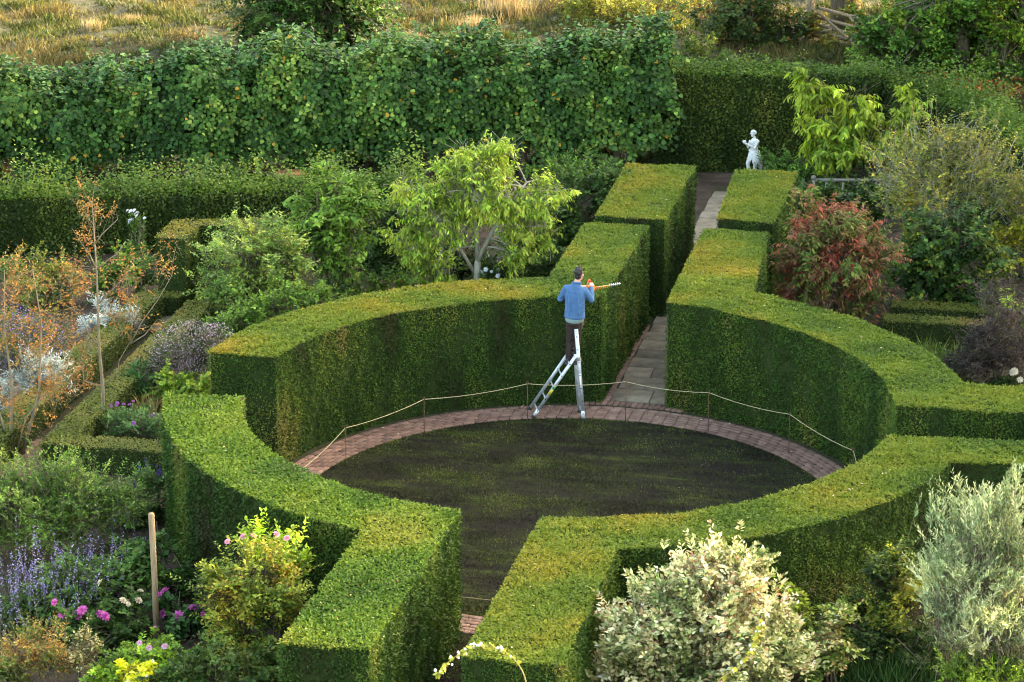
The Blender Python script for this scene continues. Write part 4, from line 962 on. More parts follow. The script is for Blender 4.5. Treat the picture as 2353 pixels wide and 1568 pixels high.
# tall pale grasses in the meadow
for k, (x, y_, w_, h, lb) in enumerate([(1160, 40, 60, 60, 'tall pale reed tuft leaning at the top of the meadow'), (1080, 78, 60, 45, 'broad pale reed tuft right of the dark oak'), (950, 110, 40, 35, 'short pale reed tuft under the right side of the dark oak'),
                                     (215, 92, 24, 46, 'pale dry grass tuft in the left part of the meadow'), (300, 60, 30, 26, 'low pale grass tuft left of the dark oak')]):
    b_ = un(x, y_, 0); s_ = scale_at(b_); nn = 420; xy = rng.normal(0, w_ / s_ * .45, (nn, 2)) + b_[:2]
    o = grass('reed_tuft', xy - b_[:2], np.zeros(nn), nn, rng.uniform(.5, 1.1, nn) * h / s_ * 1.1, .022, [(.2, .15, .07, 1), (.3, .23, .12, 1.4), (.36, .29, .16, .8)], .22)
    o.location = b_; stuff(o); tag(o, lb, 'grass tuft', 'pale reed tufts in the meadow')

# right-hand beds
CHERRY = fr([((.08, .13, .018), .8), ((.14, .2, .025), 1.5), ((.22, .27, .035), 1.4), ((.3, .33, .06), .6)])
b_ = un(1965, 470, 0)
plant('cherry_tree', 'lime green young cherry with long drooping leaves, right of the statue', 'tree', b_, pb(b_, [(1870, 215, 38, 45), (1900, 290, 70, 40), (1985, 275, 60, 38), (1940, 340, 75, 45), (2085, 250, 30, 42), (2060, 300, 45, 40), (1850, 175, 22, 20), (1960, 230, 40, 25)], .9),
      430, 12, .19, .06, CHERRY, LANCE, LEAF, .5, .25, 1.0, .6, trunk=[([b_, b_ + [.02, 0, .6], b_ + [-.05, .05, 1.2], b_ + [-.15, 0, 1.7]], .05, .02), ([b_ + [0, 0, .7], b_ + [.4, .1, 1.2], b_ + [.7, .2, 1.6]], .03, .015)], limbs=60, limbr=.007, bark=BARK, surf=.5, seed=201, sag=.35, bough=7, tint=(1.5, 1.5, 1.05))
shrub('shrub', 'bright green fine leaved shrub beside the feet of the statue', (1840, 445), [(1800, 395, 60, 30), (1850, 375, 55, 35), (1900, 400, 55, 35), (1770, 372, 30, 25)], 480, fr([((.03, .06, .014), 1), ((.055, .11, .022), 1.6), ((.09, .16, .035), 1)]), L=.08, W=.035, tl=.28, seed=202)
shrub('shrub', 'grey green feathery shrub behind the bench', (1995, 470), [(1940, 385, 60, 45), (2010, 380, 60, 40), (1970, 350, 50, 30)], 420, fr([((.04, .065, .03), 1), ((.065, .1, .045), 1.4), ((.1, .14, .07), .8)]), L=.07, W=.022, tl=.3, upb=.6, seed=203)
shrub('climbing_rose', 'yellow green rose scrambling over the bench back', (1915, 480), [(1910, 400, 36, 34), (1930, 440, 40, 22), (1885, 455, 30, 22), (2000, 450, 30, 20)], 130, fr([((.08, .13, .02), 1), ((.17, .22, .03), 1.4), ((.28, .26, .04), .6)]), L=.1, W=.06, tl=.3, seed=204)
shrub('shrub', 'dark glossy shrub growing under the bench', (1940, 580), [(1885, 462, 50, 26), (1935, 468, 40, 24), (2010, 458, 45, 26), (1860, 490, 40, 40), (1950, 510, 90, 30)], 640, fr([((.015, .03, .01), 1), ((.03, .06, .016), 1.4), ((.05, .09, .025), .6)]), L=.09, W=.06, tl=.25, seed=205)
OLIVE = fr([((.06, .075, .022), 1), ((.1, .115, .03), 1.4), ((.17, .16, .045), 1.2), ((.28, .22, .05), .5)])
b_ = un(2170, 640, 0)
plant('shrub', 'tall thin olive yellow shrub with pale upright stems near the right edge', 'shrub', b_, pb(b_, [(2080, 380, 75, 90), (2160, 340, 85, 75), (2250, 380, 85, 90), (2120, 460, 100, 80), (2320, 430, 60, 100), (2200, 290, 60, 40)], 1.0),
      1300, 9, .066, .032, OLIVE, D_, LEAF, .35, .9, .1, .8, trunk=[([b_ + [dx, dy, 0], b_ + [dx * 1.5, dy, 1.2], b_ + [dx * 2.4, dy * 1.5, 2.6], b_ + [dx * 2.9, dy, 3.3]], .018, .006) for dx, dy in ((-.3, 0), (-.18, .3), (-.05, -.1), (.08, .2), (.22, -.1), (.35, .1), (.48, .2))],
      limbs=60, limbr=.006, bark=PALE_BARK, surf=.6, lump=.35, seed=206, tint=(1.75, 1.75, 1.1))
shrub('shrub', 'yellow leaved shrub low on the right edge beside a dark post', (2350, 640), [(2310, 560, 55, 60), (2350, 500, 40, 55), (2270, 600, 50, 40)], 260, fr([((.1, .11, .02), 1), ((.2, .19, .03), 1.4), ((.3, .25, .04), .7)]), L=.085, W=.05, tl=.3, seed=207)
shrub('shrub', 'big dark green shrub with broad leaves behind the right box hedges', (2180, 725), [(2150, 590, 95, 85), (2230, 620, 85, 80), (2100, 620, 60, 70), (2190, 540, 80, 50)], 720, fr([((.012, .026, .009), 1.2), ((.022, .045, .013), 1.5), ((.04, .07, .018), 1), ((.09, .1, .02), .5)]), L=.105, W=.07, tl=.3, droop=.4, mat=GLOSSY, seed=208)
REDP = fr([((.05, .08, .02), 1.3), ((.1, .1, .03), 1.4), ((.14, .075, .045), 1.4), ((.17, .06, .06), 1.2), ((.28, .06, .055), .4)])
b_ = un(1935, 765, 0)
plant('spindle_shrub', 'round shrub turning red and pink behind the right curved hedge', 'shrub', b_, pb(b_, [(1930, 560, 115, 95), (1860, 590, 70, 80), (2000, 600, 75, 85), (1950, 500, 80, 45), (1880, 640, 75, 70), (1990, 680, 70, 55), (1840, 450, 26, 40)], .95),
      1150, 11, .095, .03, REDP, LANCE, LEAF, .3, .15, .55, .7, stems=6, sr=.03, limbs=60, surf=.45, lump=.3, seed=209, bark=DARK_BARK, patch=.5)
PURP = fr([((.014, .01, .014), 1.4), ((.03, .02, .026), 1.5), ((.06, .04, .05), 1), ((.09, .05, .06), .4)])
shrub('elder_shrub', 'dark purple elder with fine cut leaves at the right edge', (2290, 900), [(2280, 770, 70, 60), (2240, 820, 60, 55), (2320, 840, 60, 60), (2290, 690, 45, 45), (2200, 850, 35, 35), (2330, 720, 40, 40)], 760, PURP, L=.075, W=.018, tl=.25, seed=210, bark=BARK)
shrub('acer_shrub', 'small lime yellow leaved shrub cut by the right edge above the purple elder', (2350, 790), [(2345, 718, 32, 30), (2325, 700, 20, 16)], 46, fr([((.17, .22, .02), 1), ((.28, .32, .04), 1.2)]), L=.14, W=.045, tl=.3, droop=.5, seed=211)
b_ = un(2130, 850, 0); nn = 420; xy = np.column_stack([rng.normal(0, .42, nn), rng.normal(0, .25, nn)])
o = grass('daylily', xy, np.zeros(nn), nn, rng.uniform(.4, .75, nn), .028, [(.05, .1, .02, 1), (.1, .16, .03, 1.2), (.22, .22, .05, .4)], .42, mat=LEAF); o.location = b_; tag(o, 'strappy green daylily leaves behind the right curved hedge', 'plant')
shrub('shrub', 'thin small leaved shrub between the daylily and the curved hedge', (2150, 900), [(2130, 850, 70, 30), (2190, 875, 50, 30)], 200, fr([((.03, .05, .014), 1), ((.06, .09, .02), 1)]), L=.06, W=.03, tl=.2, seed=212)
shrub('rose_bush', 'low rose with a few cream flowers behind the right arm of the hedge', (2290, 915), [(2270, 888, 40, 16), (2335, 880, 30, 20)], 70, fr([((.02, .04, .012), 1), ((.05, .07, .02), 1)]), L=.07, W=.045, tl=.2, flowers=('flower', (.7, .62, .45), .075, 4, .6), seed=213)

# middle beds behind the curved hedge
ROSEP = fr([((.06, .1, .03), .8), ((.11, .16, .05), 1.5), ((.17, .21, .07), 1.3), ((.26, .26, .06), .8)])
b_ = un(590, 735, 0)
plant('dog_rose', 'wide pale grey green rose bush with tiny red hips, before the L shaped yew', 'shrub', b_, pb(b_, [(600, 590, 100, 75), (530, 620, 70, 70), (670, 640, 65, 65), (580, 530, 60, 35), (500, 660, 50, 40), (640, 570, 60, 50), (560, 500, 14, 24)], .95),
      1200, 11, .075, .034, ROSEP, D_, LEAF, .3, .35, .1, .9, limbs=50, sr=.02, surf=.45, lump=.35, seed=221)
b_ = un(765, 690, 0)
plant('shrub', 'tall upright shrub with many bare lower stems and lance leaves, left of the pale tree', 'shrub', b_, pb(b_, [(760, 450, 75, 60), (700, 500, 50, 70), (820, 500, 45, 75), (760, 540, 85, 60), (790, 600, 60, 45), (690, 440, 30, 40), (770, 395, 30, 25)], .9),
      520, 12, .12, .052, fr([((.05, .09, .02), 1), ((.085, .14, .028), 1.5), ((.14, .19, .05), 1)]), LANCE, LEAF, .4, .7, .5, .6, trunk=[([b_ + [dx * .3, dy, 0], b_ + [dx * .8, dy, .8], b_ + [dx * 1.5, dy * 1.5, 1.8], b_ + [dx * 1.9, dy, 2.4]], .028, .01) for dx, dy in ((-.4, 0), (-.28, .2), (-.15, -.1), (0, .15), (.12, -.1), (.25, .2), (.38, 0))],
      limbs=50, bark=BARK, surf=.5, seed=222)
PALE = fr([((.09, .13, .022), .9), ((.15, .195, .034), 1.5), ((.22, .26, .05), 1.4), ((.32, .31, .075), .6)])
b_ = un(1092, 690, 0); P1, P2, P3 = at(1098, 600, b_), at(1130, 535, b_), at(1050, 560, b_)
plant('spindle_tree', 'broad pale yellow green tree with mottled grey trunk behind the man', 'tree', b_, pb(b_, [(1110, 430, 115, 65), (990, 470, 75, 60), (1230, 490, 70, 70), (1080, 380, 80, 40), (1150, 345, 30, 30), (960, 560, 55, 55), (1270, 450, 45, 40), (1000, 620, 70, 32), (1040, 500, 90, 50), (1180, 560, 70, 50), (920, 440, 30, 22), (1060, 340, 24, 24)], .95),
      1700, 11, .1, .033, PALE, LANCE, LEAF, .36, .2, .75, .65, trunk=[([b_, P1 * .5 + b_ * .5, P1], .085, .065), ([P1, P2, at(1170, 470, b_), at(1210, 420, b_)], .06, .02), ([P1, at(1095, 530, b_), at(1080, 450, b_), at(1090, 390, b_)], .055, .015), ([P1 * .6 + b_ * .4, P3, at(1010, 520, b_), at(960, 480, b_)], .04, .012)],
      limbs=110, limbr=.018, bark=PALE_BARK, surf=.5, lump=.3, seed=223)
DK = fr([((.015, .032, .01), 1.2), ((.03, .06, .016), 1.5), ((.05, .09, .025), 1), ((.09, .13, .04), .4)])
shrub('shrub', 'dark green shrub with pale leaf edges between the pale tree and the path hedge', (1330, 600), [(1330, 470, 70, 70), (1300, 540, 60, 60), (1380, 440, 50, 50), (1270, 590, 50, 50)], 620, DK, L=.1, W=.04, tl=.35, upb=.6, seed=224)
shrub('shrub', 'green shrub against the lime row at the far left of the stone path', (1400, 470), [(1400, 410, 50, 45), (1340, 400, 50, 35), (1280, 390, 60, 30)], 330, fr([((.03, .055, .014), 1), ((.055, .1, .022), 1.4), ((.1, .15, .03), .7)]), L=.09, W=.05, tl=.35, upb=.7, seed=225)
shrub('shrub', 'dark shrub filling the gap under the pale spreading tree', (1200, 665), [(1190, 610, 70, 40), (1280, 620, 50, 50), (1040, 600, 70, 40)], 520, DK, L=.09, W=.045, tl=.3, seed=226)
shrub('shrub', 'dark leafy shrub behind the upright stems and the pale tree', (900, 620), [(890, 540, 60, 70), (860, 620, 60, 50), (930, 500, 50, 50), (950, 620, 50, 40)], 560, DK, L=.085, W=.05, tl=.28, seed=227)
shrub('fern', 'dark ferny clump by the foot of the path hedge', (1290, 672), [(1290, 640, 55, 25)], 120, fr([((.03, .06, .015), 1), ((.05, .1, .025), 1)]), L=.07, W=.018, tl=.4, upb=.6, cat='plant', seed=228)
shrub('phlox', 'small clump of white phlox near the short grey post', (1110, 680), [(1100, 640, 45, 25), (1130, 600, 26, 20)], 90, DK, L=.07, W=.03, tl=.25, upb=.8, cat='plant', flowers=('flower', (.75, .75, .78), .045, 20, .8), seed=229)
shrub('shrub', 'low yellow green shrub just behind the left sweep of the curved hedge', (640, 790), [(610, 715, 60, 40), (680, 700, 60, 35), (545, 730, 60, 30), (740, 690, 40, 24)], 420, fr([((.05, .09, .02), 1), ((.09, .14, .03), 1.5), ((.15, .2, .045), .8)]), L=.085, W=.045, tl=.3, seed=230)
shrub('shrub', 'low mixed green growth with yellowing leaves behind the hedge crest', (830, 730), [(800, 675, 80, 22), (890, 660, 60, 18), (720, 690, 50, 20)], 300, fr([((.03, .055, .015), 1), ((.06, .1, .022), 1.3), ((.17, .16, .03), .4)]), L=.08, W=.05, tl=.22, seed=231)

# left garden beds
ORN = fr([((.08, .08, .025), 1.0), ((.15, .09, .028), 1.3), ((.21, .085, .025), 1.4), ((.25, .13, .05), .8)])
b_ = un(238, 998, 0); T1, T2 = at(228, 800, b_), at(222, 620, b_); FK = at(236, 890, b_)
def sprays(base, ends, r=.012):                         # gently bowed branches
    return [([np.array(a), np.array(a) * .66 + np.array(c) * .34 + rnd(1)[0] * .06, np.array(a) * .33 + np.array(c) * .67 + rnd(1)[0] * .06 + [0, 0, .04], np.array(c) + [0, 0, .05]], r, .003) for a, c in ends]
trk = [([b_, FK, T1, T2, at(212, 470, b_)], .046, .008)]
trk += sprays(b_, [(FK, at(300, 790, b_)), (at(300, 790, b_), at(395, 640, b_)), (at(300, 790, b_), at(290, 640, b_)), (T1, at(140, 700, b_)), (T2, at(290, 560, b_)), (T2, at(165, 530, b_)), (at(225, 700, b_), at(310, 600, b_)), (at(300, 790, b_), at(370, 740, b_)), (at(220, 560, b_), at(265, 480, b_)), (FK, at(150, 820, b_))], .014)
plant('young_tree', 'thin young tree with orange leaves and a bare pale trunk beside the box hedge', 'tree', b_, pb(b_, [(215, 560, 60, 75), (300, 640, 60, 60), (160, 650, 60, 70), (360, 620, 40, 50), (290, 730, 70, 40), (150, 760, 50, 50), (205, 480, 35, 40), (400, 570, 22, 20), (170, 870, 55, 50)], .9),
      330, 7, .056, .026, ORN, D_, LEAF, .3, .8, .1, .7, sag=.0, bough=4, tint=(1.7, 1.6, 1.1), trunk=trk, twigr=.0022, limbs=55, limbr=.005, bark=TWIG, surf=.6, lump=.35, seed=241)
b_ = un(35, 1052, 0)
trk = [([b_ + [-.12, 0, 0], at(30, 900, b_), at(10, 760, b_), at(10, 620, b_)], .034, .006), ([b_ + [.1, .1, 0], at(90, 900, b_), at(95, 740, b_), at(75, 620, b_)], .03, .006), ([b_, at(60, 960, b_), at(150, 850, b_), at(170, 790, b_)], .02, .005), ([b_, at(-20, 900, b_), at(-60, 800, b_)], .03, .006)]
plant('young_tree', 'leftmost orange leaved young tree with several pale stems, cut by the left edge', 'tree', b_, pb(b_, [(40, 660, 80, 60), (90, 720, 70, 60), (-20, 720, 80, 90), (60, 800, 90, 60), (20, 920, 60, 70), (130, 900, 60, 50), (110, 980, 50, 40), (20, 600, 30, 30)], .9),
      330, 7, .058, .026, ORN, D_, LEAF, .3, .8, .1, .7, sag=.0, bough=4, tint=(1.7, 1.6, 1.1), trunk=trk, twigr=.0022, limbs=50, limbr=.005, bark=TWIG, surf=.6, lump=.35, seed=242)
SILV = fr([((.24, .28, .26), 1), ((.38, .42, .4), 1.5), ((.52, .56, .53), 1)])
shrub('silver_artemisia', 'silver white mound of feathery leaves between the orange trees', (85, 935), [(95, 850, 62, 48), (60, 890, 50, 40)], 420, SILV, tint=(.95, .98, .95), L=.06, W=.014, tl=.22, upb=.6, cat='plant', seed=243)
shrub('silver_artemisia', 'smaller silver grey clump behind the pale trunk of the orange tree', (235, 790), [(235, 735, 45, 32), (300, 740, 25, 18)], 220, SILV, tint=(.95, .98, .95), L=.09, W=.022, tl=.26, upb=.4, cat='plant', seed=244)
b_ = un(40, 830, 0)
r_ = shrub('aster', 'violet flowering aster clump at the left edge', (40, 840), [(40, 760, 60, 55), (110, 780, 40, 45), (10, 840, 40, 40)], 360, fr([((.03, .05, .02), 1), ((.05, .08, .03), 1)]), L=.05, W=.02, tl=.22, upb=.7, cat='plant', seed=245)
Pq, _ = sample_blobs(np.array(pb(un(40, 840, 0), [(40, 755, 66, 60), (110, 780, 44, 48), (10, 840, 44, 42)], .95)) - [*un(40, 840, 0), 0, 0, 0], 1500, .25, .2, 5); dots(r_, 'florets', Pq, [(.2, .13, .36, 1), (.3, .22, .5, 1)], .03)
b_ = un(185, 850, 0); nn = 130; o = grass('iris', rng.normal(0, .13, (nn, 2)), np.zeros(nn), nn, rng.uniform(.35, .6, nn), .03, [(.16, .2, .03, 1), (.28, .27, .05, 1)], .35, mat=LEAF); o.location = b_; tag(o, 'yellow green sword leaved iris clump beside the silver mound', 'plant')
b_ = un(435, 885, 0)
r_ = shrub('aster', 'rounded aster bush covered in lilac flowers, left of the curved hedge', (435, 895), [(430, 800, 75, 55), (400, 830, 50, 40), (490, 780, 45, 35), (440, 850, 60, 40)], 560, fr([((.02, .03, .014), 1), ((.04, .055, .02), 1)]), L=.05, W=.018, tl=.24, cat='plant', seed=246)
b_ = un(435, 895, 0)
Pq, _ = sample_blobs(np.array(pb(b_, [(430, 795, 82, 60), (395, 830, 56, 45), (492, 778, 50, 40), (450, 850, 60, 42)], .95)) - [*b_, 0, 0, 0], 3600, .2, .15, 6); dots(r_, 'florets', Pq, [(.28, .2, .26, 1), (.42, .32, .4, 1.3), (.52, .44, .5, .6)], .028)
b_ = un(345, 955, 0); nn = 90; o = grass('peony', rng.normal(0, .12, (nn, 2)), np.zeros(nn), nn, rng.uniform(.3, .55, nn), .035, [(.3, .16, .06, 1), (.22, .2, .05, 1), (.4, .25, .1, .6)], .5, mat=LEAF); o.location = b_; tag(o, 'peony clump with orange pink autumn stems in front of the lilac bush', 'plant')
shrub('shrub', 'fresh yellow green small shrub under the lilac bush', (420, 945), [(400, 890, 40, 34), (460, 890, 40, 24)], 200, fr([((.07, .11, .02), 1), ((.12, .17, .03), 1.3), ((.22, .18, .04), .4)]), L=.08, W=.05, tl=.24, seed=247)
shrub('herb', 'dark green plant with palmate leaves above the peony', (335, 920), [(330, 870, 30, 28)], 60, fr([((.03, .07, .025), 1), ((.045, .1, .035), 1)]), L=.12, W=.035, tl=.3, cat='plant', seed=248)
shrub('catmint', 'grey green low plant with a few mauve flowers at the foot of the pale trunk', (315, 1010), [(310, 975, 62, 26), (360, 985, 40, 20), (270, 970, 30, 20)], 330, fr([((.05, .09, .04), 1), ((.08, .14, .06), 1.3)]), L=.06, W=.024, tl=.22, upb=.5, cat='plant', flowers=('flower', (.32, .12, .36), .04, 9, .5), seed=249)
shrub('phlox', 'single clump of white phlox left of the L shaped yew block', (325, 600), [(322, 555, 20, 38), (322, 515, 15, 18)], 70, fr([((.04, .08, .02), 1), ((.06, .11, .03), 1)]), L=.08, W=.03, tl=.25, upb=.9, cat='plant', flowers=('flower', (.75, .72, .78), .06, 14, 1.0), seed=250)
shrub('shrub', 'fresh green shrub between the phlox and the orange tree', (310, 690), [(290, 600, 35, 40), (320, 640, 45, 40), (250, 650, 40, 40)], 300, fr([((.03, .06, .015), 1), ((.06, .1, .025), 1.3), ((.14, .2, .03), .5)]), L=.08, W=.05, tl=.26, seed=251)
shrub('shrub', 'green and bronze shrub behind the left orange tree', (100, 700), [(60, 640, 60, 40), (140, 640, 40, 50), (10, 620, 40, 40)], 300, fr([((.05, .07, .02), 1), ((.12, .13, .03), 1), ((.2, .14, .04), .7)]), L=.08, W=.04, tl=.3, seed=252)

# near left corner
shrub('shrub', 'big rounded mid green shrub with pale tips in the lower left', (160, 1290), [(60, 1130, 110, 70), (180, 1130, 90, 65), (130, 1170, 120, 60), (270, 1160, 60, 45), (30, 1190, 90, 55)], 1900, fr([((.03, .055, .014), 1), ((.055, .095, .022), 1.5), ((.09, .13, .03), 1.2), ((.14, .17, .05), .5)]), L=.06, W=.024, tl=.3, upb=.8, seed=261)
shrub('hedge_plant', 'low dark green edging behind the big rounded shrub', (290, 1200), [(330, 1120, 50, 22), (300, 1180, 50, 40), (350, 1210, 36, 36)], 250, DK, L=.08, W=.045, tl=.24, cat='plant', seed=262)
b_ = un(345, 1165, 0)
def spikes(name, label, base_px, n, spread, hr, col, r, leafpal, lean=.15, L=.05, W=.016, cat='plant', top=.55, floret=26, seed=0):
    b_ = un(*base_px, 0); root = thing(name, label, cat, b_)
    B = np.column_stack([rng.normal(0, 1, (n, 2)) * spread, np.zeros(n)]); h = rng.uniform(*hr, n); D = np.array([.12, -.05, 1.0]) + rnd(n) * lean
    E = B + D * h[:, None]
    mb = MB(); w = .004; V = np.stack([B + [w, 0, 0], B + [-w, w, 0], B + [-w, -w, 0], E], 1).reshape(-1, 3); i3 = np.arange(n)[:, None] * 4
    mb.add(V, T=np.concatenate([i3 + [0, 1, 3], i3 + [1, 2, 3], i3 + [2, 0, 3]])); stuff(mb.build('stem', BARK, root))
    t = rng.uniform(top, 1, (n, floret)); P = (B[:, None] + D[:, None] * (h[:, None] * t)[..., None]).reshape(-1, 3) + rnd(n * floret) * .012
    dots(root, 'florets', P, col, r)
    nl = 16; t = rng.uniform(.1, top + .1, (n, nl)); P = (B[:, None] + D[:, None] * (h[:, None] * t)[..., None]).reshape(-1, 3); m_ = len(P)
    stuff(link('foliage', leaf_mesh('foliage', P, rnd(m_) * [1, 1, .4] + [0, 0, .2], np.array([0, 0, 1.0]) + rnd(m_) * .4, L * rng.uniform(.7, 1.3, m_), W, DIAMOND, colours(m_, leafpal, .2, P), LEAF), root))
    return root
LG = fr([((.03, .05, .016), 1), ((.055, .085, .028), 1.3), ((.085, .12, .04), .7)])
spikes('salvia', 'dark violet salvia spikes against the outside of the nearest hedge', (345, 1190), 16, .22, (.7, 1.0), [(.06, .035, .18, 1), (.1, .06, .28, 1)], .028, LG, .1, .09, .04, top=.7)
spikes('russian_sage', 'hazy lavender blue spikes at the left edge of the picture', (70, 1440), 130, .5, (.75, 1.35), [(.16, .14, .3, 1), (.26, .23, .42, 1.2), (.4, .36, .55, .5)], .024, LG, .22, .06, .02)
spikes('russian_sage', 'looser blue flower spikes left of the tall post', (230, 1400), 70, .38, (.6, 1.1), [(.15, .14, .28, 1), (.24, .22, .4, 1)], .022, LG, .24, .08, .035)
shrub('shrub', 'dark leafy growth under the blue spikes', (200, 1430), [(160, 1360, 110, 55), (270, 1330, 60, 50), (60, 1410, 80, 45)], 650, fr([((.02, .04, .012), 1), ((.04, .075, .02), 1.4), ((.065, .1, .03), .8)]), L=.09, W=.045, tl=.25, seed=263)
DAH = (.62, .13, .42)
shrub('dahlia', 'pink dahlia plant with round flowers just right of the tall post', (412, 1462), [(412, 1415, 42, 40), (440, 1430, 40, 30)], 130, fr([((.02, .045, .016), 1), ((.03, .065, .024), 1.4)]), L=.12, W=.07, tl=.25, cat='plant', flowers=('flower', DAH, .085, 11, .8), seed=264)
shrub('dahlia', 'pink dahlia plant with round flowers left of the post, in front of the blue spikes', (215, 1500), [(205, 1450, 50, 40), (260, 1460, 40, 30)], 130, fr([((.025, .05, .016), 1), ((.045, .085, .024), 1.4)]), L=.11, W=.06, tl=.25, cat='plant', flowers=('flower', DAH, .08, 8, .8), seed=265)
shrub('rose_bush', 'small rose with cream and pink flowers just left of the tall post', (290, 1470), [(290, 1410, 46, 38)], 120, fr([((.03, .05, .016), 1), ((.05, .08, .022), 1.2)]), L=.08, W=.05, tl=.25, flowers=('flower', (.72, .6, .42), .06, 9, .8), seed=266)
GLD = fr([((.07, .09, .02), 1), ((.13, .15, .03), 1.5), ((.22, .2, .04), 1.2), ((.32, .2, .05), .5)])
b_ = un(575, 1560, 0)
plant('rose_bush', 'golden green rose bush with pink blooms in the crook of the nearest hedge', 'shrub', b_, pb(b_, [(580, 1340, 100, 70), (520, 1390, 70, 60), (640, 1390, 60, 65), (560, 1450, 80, 50), (490, 1330, 36, 26)], .9),
      900, 11, .07, .034, GLD, D_, LEAF, .3, .4, .1, .85, stems=6, sr=.022, limbs=60, bark=DARK_BARK, surf=.5, lump=.35, flowers=('flower', (.68, .3, .42), .06, 5, .9), seed=267)
shrub('robinia', 'lime green upright shoots rising above the golden rose bush', (640, 1520), [(585, 1235, 26, 40), (655, 1240, 22, 50), (620, 1290, 50, 40), (670, 1310, 26, 50)], 150, fr([((.12, .18, .02), 1), ((.2, .27, .035), 1.4), ((.3, .33, .05), .5)]), L=.085, W=.05, tl=.3, upb=1.8, bough=3, sag=.0, stems=4, sr=.014, seed=268)
shrub('shrub', 'lime green low bush in front of the tall post', (340, 1600), [(345, 1525, 90, 42), (420, 1545, 70, 50), (280, 1540, 70, 45), (345, 1488, 40, 22)], 900, fr([((.06, .1, .018), 1), ((.11, .17, .025), 1.5), ((.19, .25, .035), 1)]), L=.075, W=.045, tl=.25, flowers=('flower', (.66, .36, .5), .05, 4, .8), seed=269)
shrub('snowberry', 'bright yellow leaved sprig with white berries at the bottom edge, left', (310, 1640), [(312, 1545, 34, 30), (300, 1570, 40, 20)], 60, fr([((.45, .4, .03), 1), ((.6, .5, .05), 1)]), L=.075, W=.06, tl=.16, flowers=('berry', (.75, .72, .6), .035, 10, .6), seed=270)
shrub('shrub', 'small orange flowered shrub at the bottom left corner', (70, 1590), [(60, 1490, 60, 45), (120, 1510, 50, 50), (20, 1540, 50, 40)], 480, fr([((.05, .07, .02), 1), ((.09, .1, .03), 1.2), ((.22, .13, .05), .7), ((.35, .16, .06), .4)]), L=.055, W=.02, tl=.25, upb=.9, seed=271)
shrub('herb', 'brown and white seed heads among leaves at the bottom left', (185, 1590), [(185, 1520, 40, 40), (200, 1480, 20, 24)], 160, fr([((.2, .14, .09), 1), ((.36, .28, .2), 1), ((.06, .07, .03), 1)]), L=.05, W=.025, tl=.2, upb=.9, cat='plant', seed=272)
shrub('shrub', 'dark green leaves filling the bed before the cut face of the nearest hedge', (540, 1640), [(520, 1540, 90, 40), (620, 1550, 60, 40), (440, 1560, 60, 36)], 500, fr([((.02, .035, .012), 1), ((.04, .065, .018), 1.4), ((.08, .09, .025), .6)]), L=.08, W=.05, tl=.25, seed=273)
shrub('shrub', 'dark mixed leaves between the dahlias and the golden rose bush', (430, 1400), [(415, 1340, 36, 30), (330, 1270, 50, 40), (450, 1370, 40, 40)], 260, DK, L=.1, W=.06, tl=.25, seed=274)

# near right corner
CORN = fr([((.10, .15, .06), 1.2), ((.24, .28, .14), 1.3), ((.52, .51, .35), 1.7), ((.66, .62, .47), 1.3), ((.42, .25, .2), .7)])
b_ = un(1610, 1690, 0)
plant('dogwood', 'large dogwood with cream edged leaves, tipped pink, in front of the golden hedge', 'shrub', b_, pb(b_, [(1610, 1380, 150, 95), (1500, 1470, 110, 90), (1720, 1430, 110, 90), (1600, 1500, 190, 110), (1660, 1300, 90, 50), (1540, 1320, 60, 45), (1800, 1500, 70, 60), (1420, 1530, 55, 60), (1560, 1270, 22, 24), (1480, 1285, 24, 28), (1390, 1440, 30, 24)], .9),
      2700, 11, .085, .042, CORN, D_, LEAF, .27, .6, -.1, .75, stems=9, sr=.02, limbs=90, bark=DARK_BARK, surf=.38, lump=.3, seed=281, patch=.3, ps=.9, tint=(1.2, 1.15, .84))
WIL = fr([((.12, .16, .09), .8), ((.23, .27, .18), 1.4), ((.37, .4, .28), 1.5), ((.5, .48, .32), 1.0)])
b_ = un(2280, 1640, 0)
plant('willow', 'silver leaved willow bush with upright shoots on the right edge', 'shrub', b_, pb(b_, [(2265, 1270, 105, 105), (2195, 1310, 75, 85), (2340, 1250, 60, 120), (2270, 1390, 110, 90), (2190, 1390, 55, 50), (2330, 1440, 70, 70), (2150, 1190, 20, 30), (2220, 1150, 24, 36), (2320, 1130, 30, 40)], .9),
      1300, 24, .08, .019, WIL, D_, LEAF, .5, 1.5, -.3, .5, sag=.02, bough=14, stems=8, sr=.022, limbs=110, bark=BARK, surf=.45, lump=.3, seed=282, ps=.9, tint=(1.32, 1.36, 1.0))
b_ = un(2045, 1540, 0)
plant('shrub', 'dark shrub with upright yellow tipped shoots before the willow', 'shrub', b_, pb(b_, [(2040, 1330, 60, 80), (2000, 1400, 50, 60), (2090, 1370, 45, 70), (2040, 1440, 80, 50), (2010, 1270, 18, 30), (2060, 1270, 18, 30)], .9),
      430, 13, .075, .032, fr([((.02, .035, .012), 1), ((.05, .07, .02), 1.3), ((.12, .13, .03), 1), ((.22, .2, .04), .6)]), LANCE, LEAF, .42, 1.2, .1, .7, stems=7, sr=.014, limbs=40, bark=DARK_BARK, surf=.5, seed=283)
b_ = un(2060, 1575, 0); nn = 900; xy = np.column_stack([rng.normal(0, .6, nn), rng.normal(0, .32, nn)])
o = grass('grass_clump', xy, np.zeros(nn), nn, rng.uniform(.45, .85, nn), .018, [(.025, .06, .016, 1), (.045, .1, .024, 1.4), (.08, .15, .04, .8)], .45, mat=LEAF); o.location = b_; tag(o, 'long bright green grass blades at the bottom, left of the yellow green bush', 'grass clump')
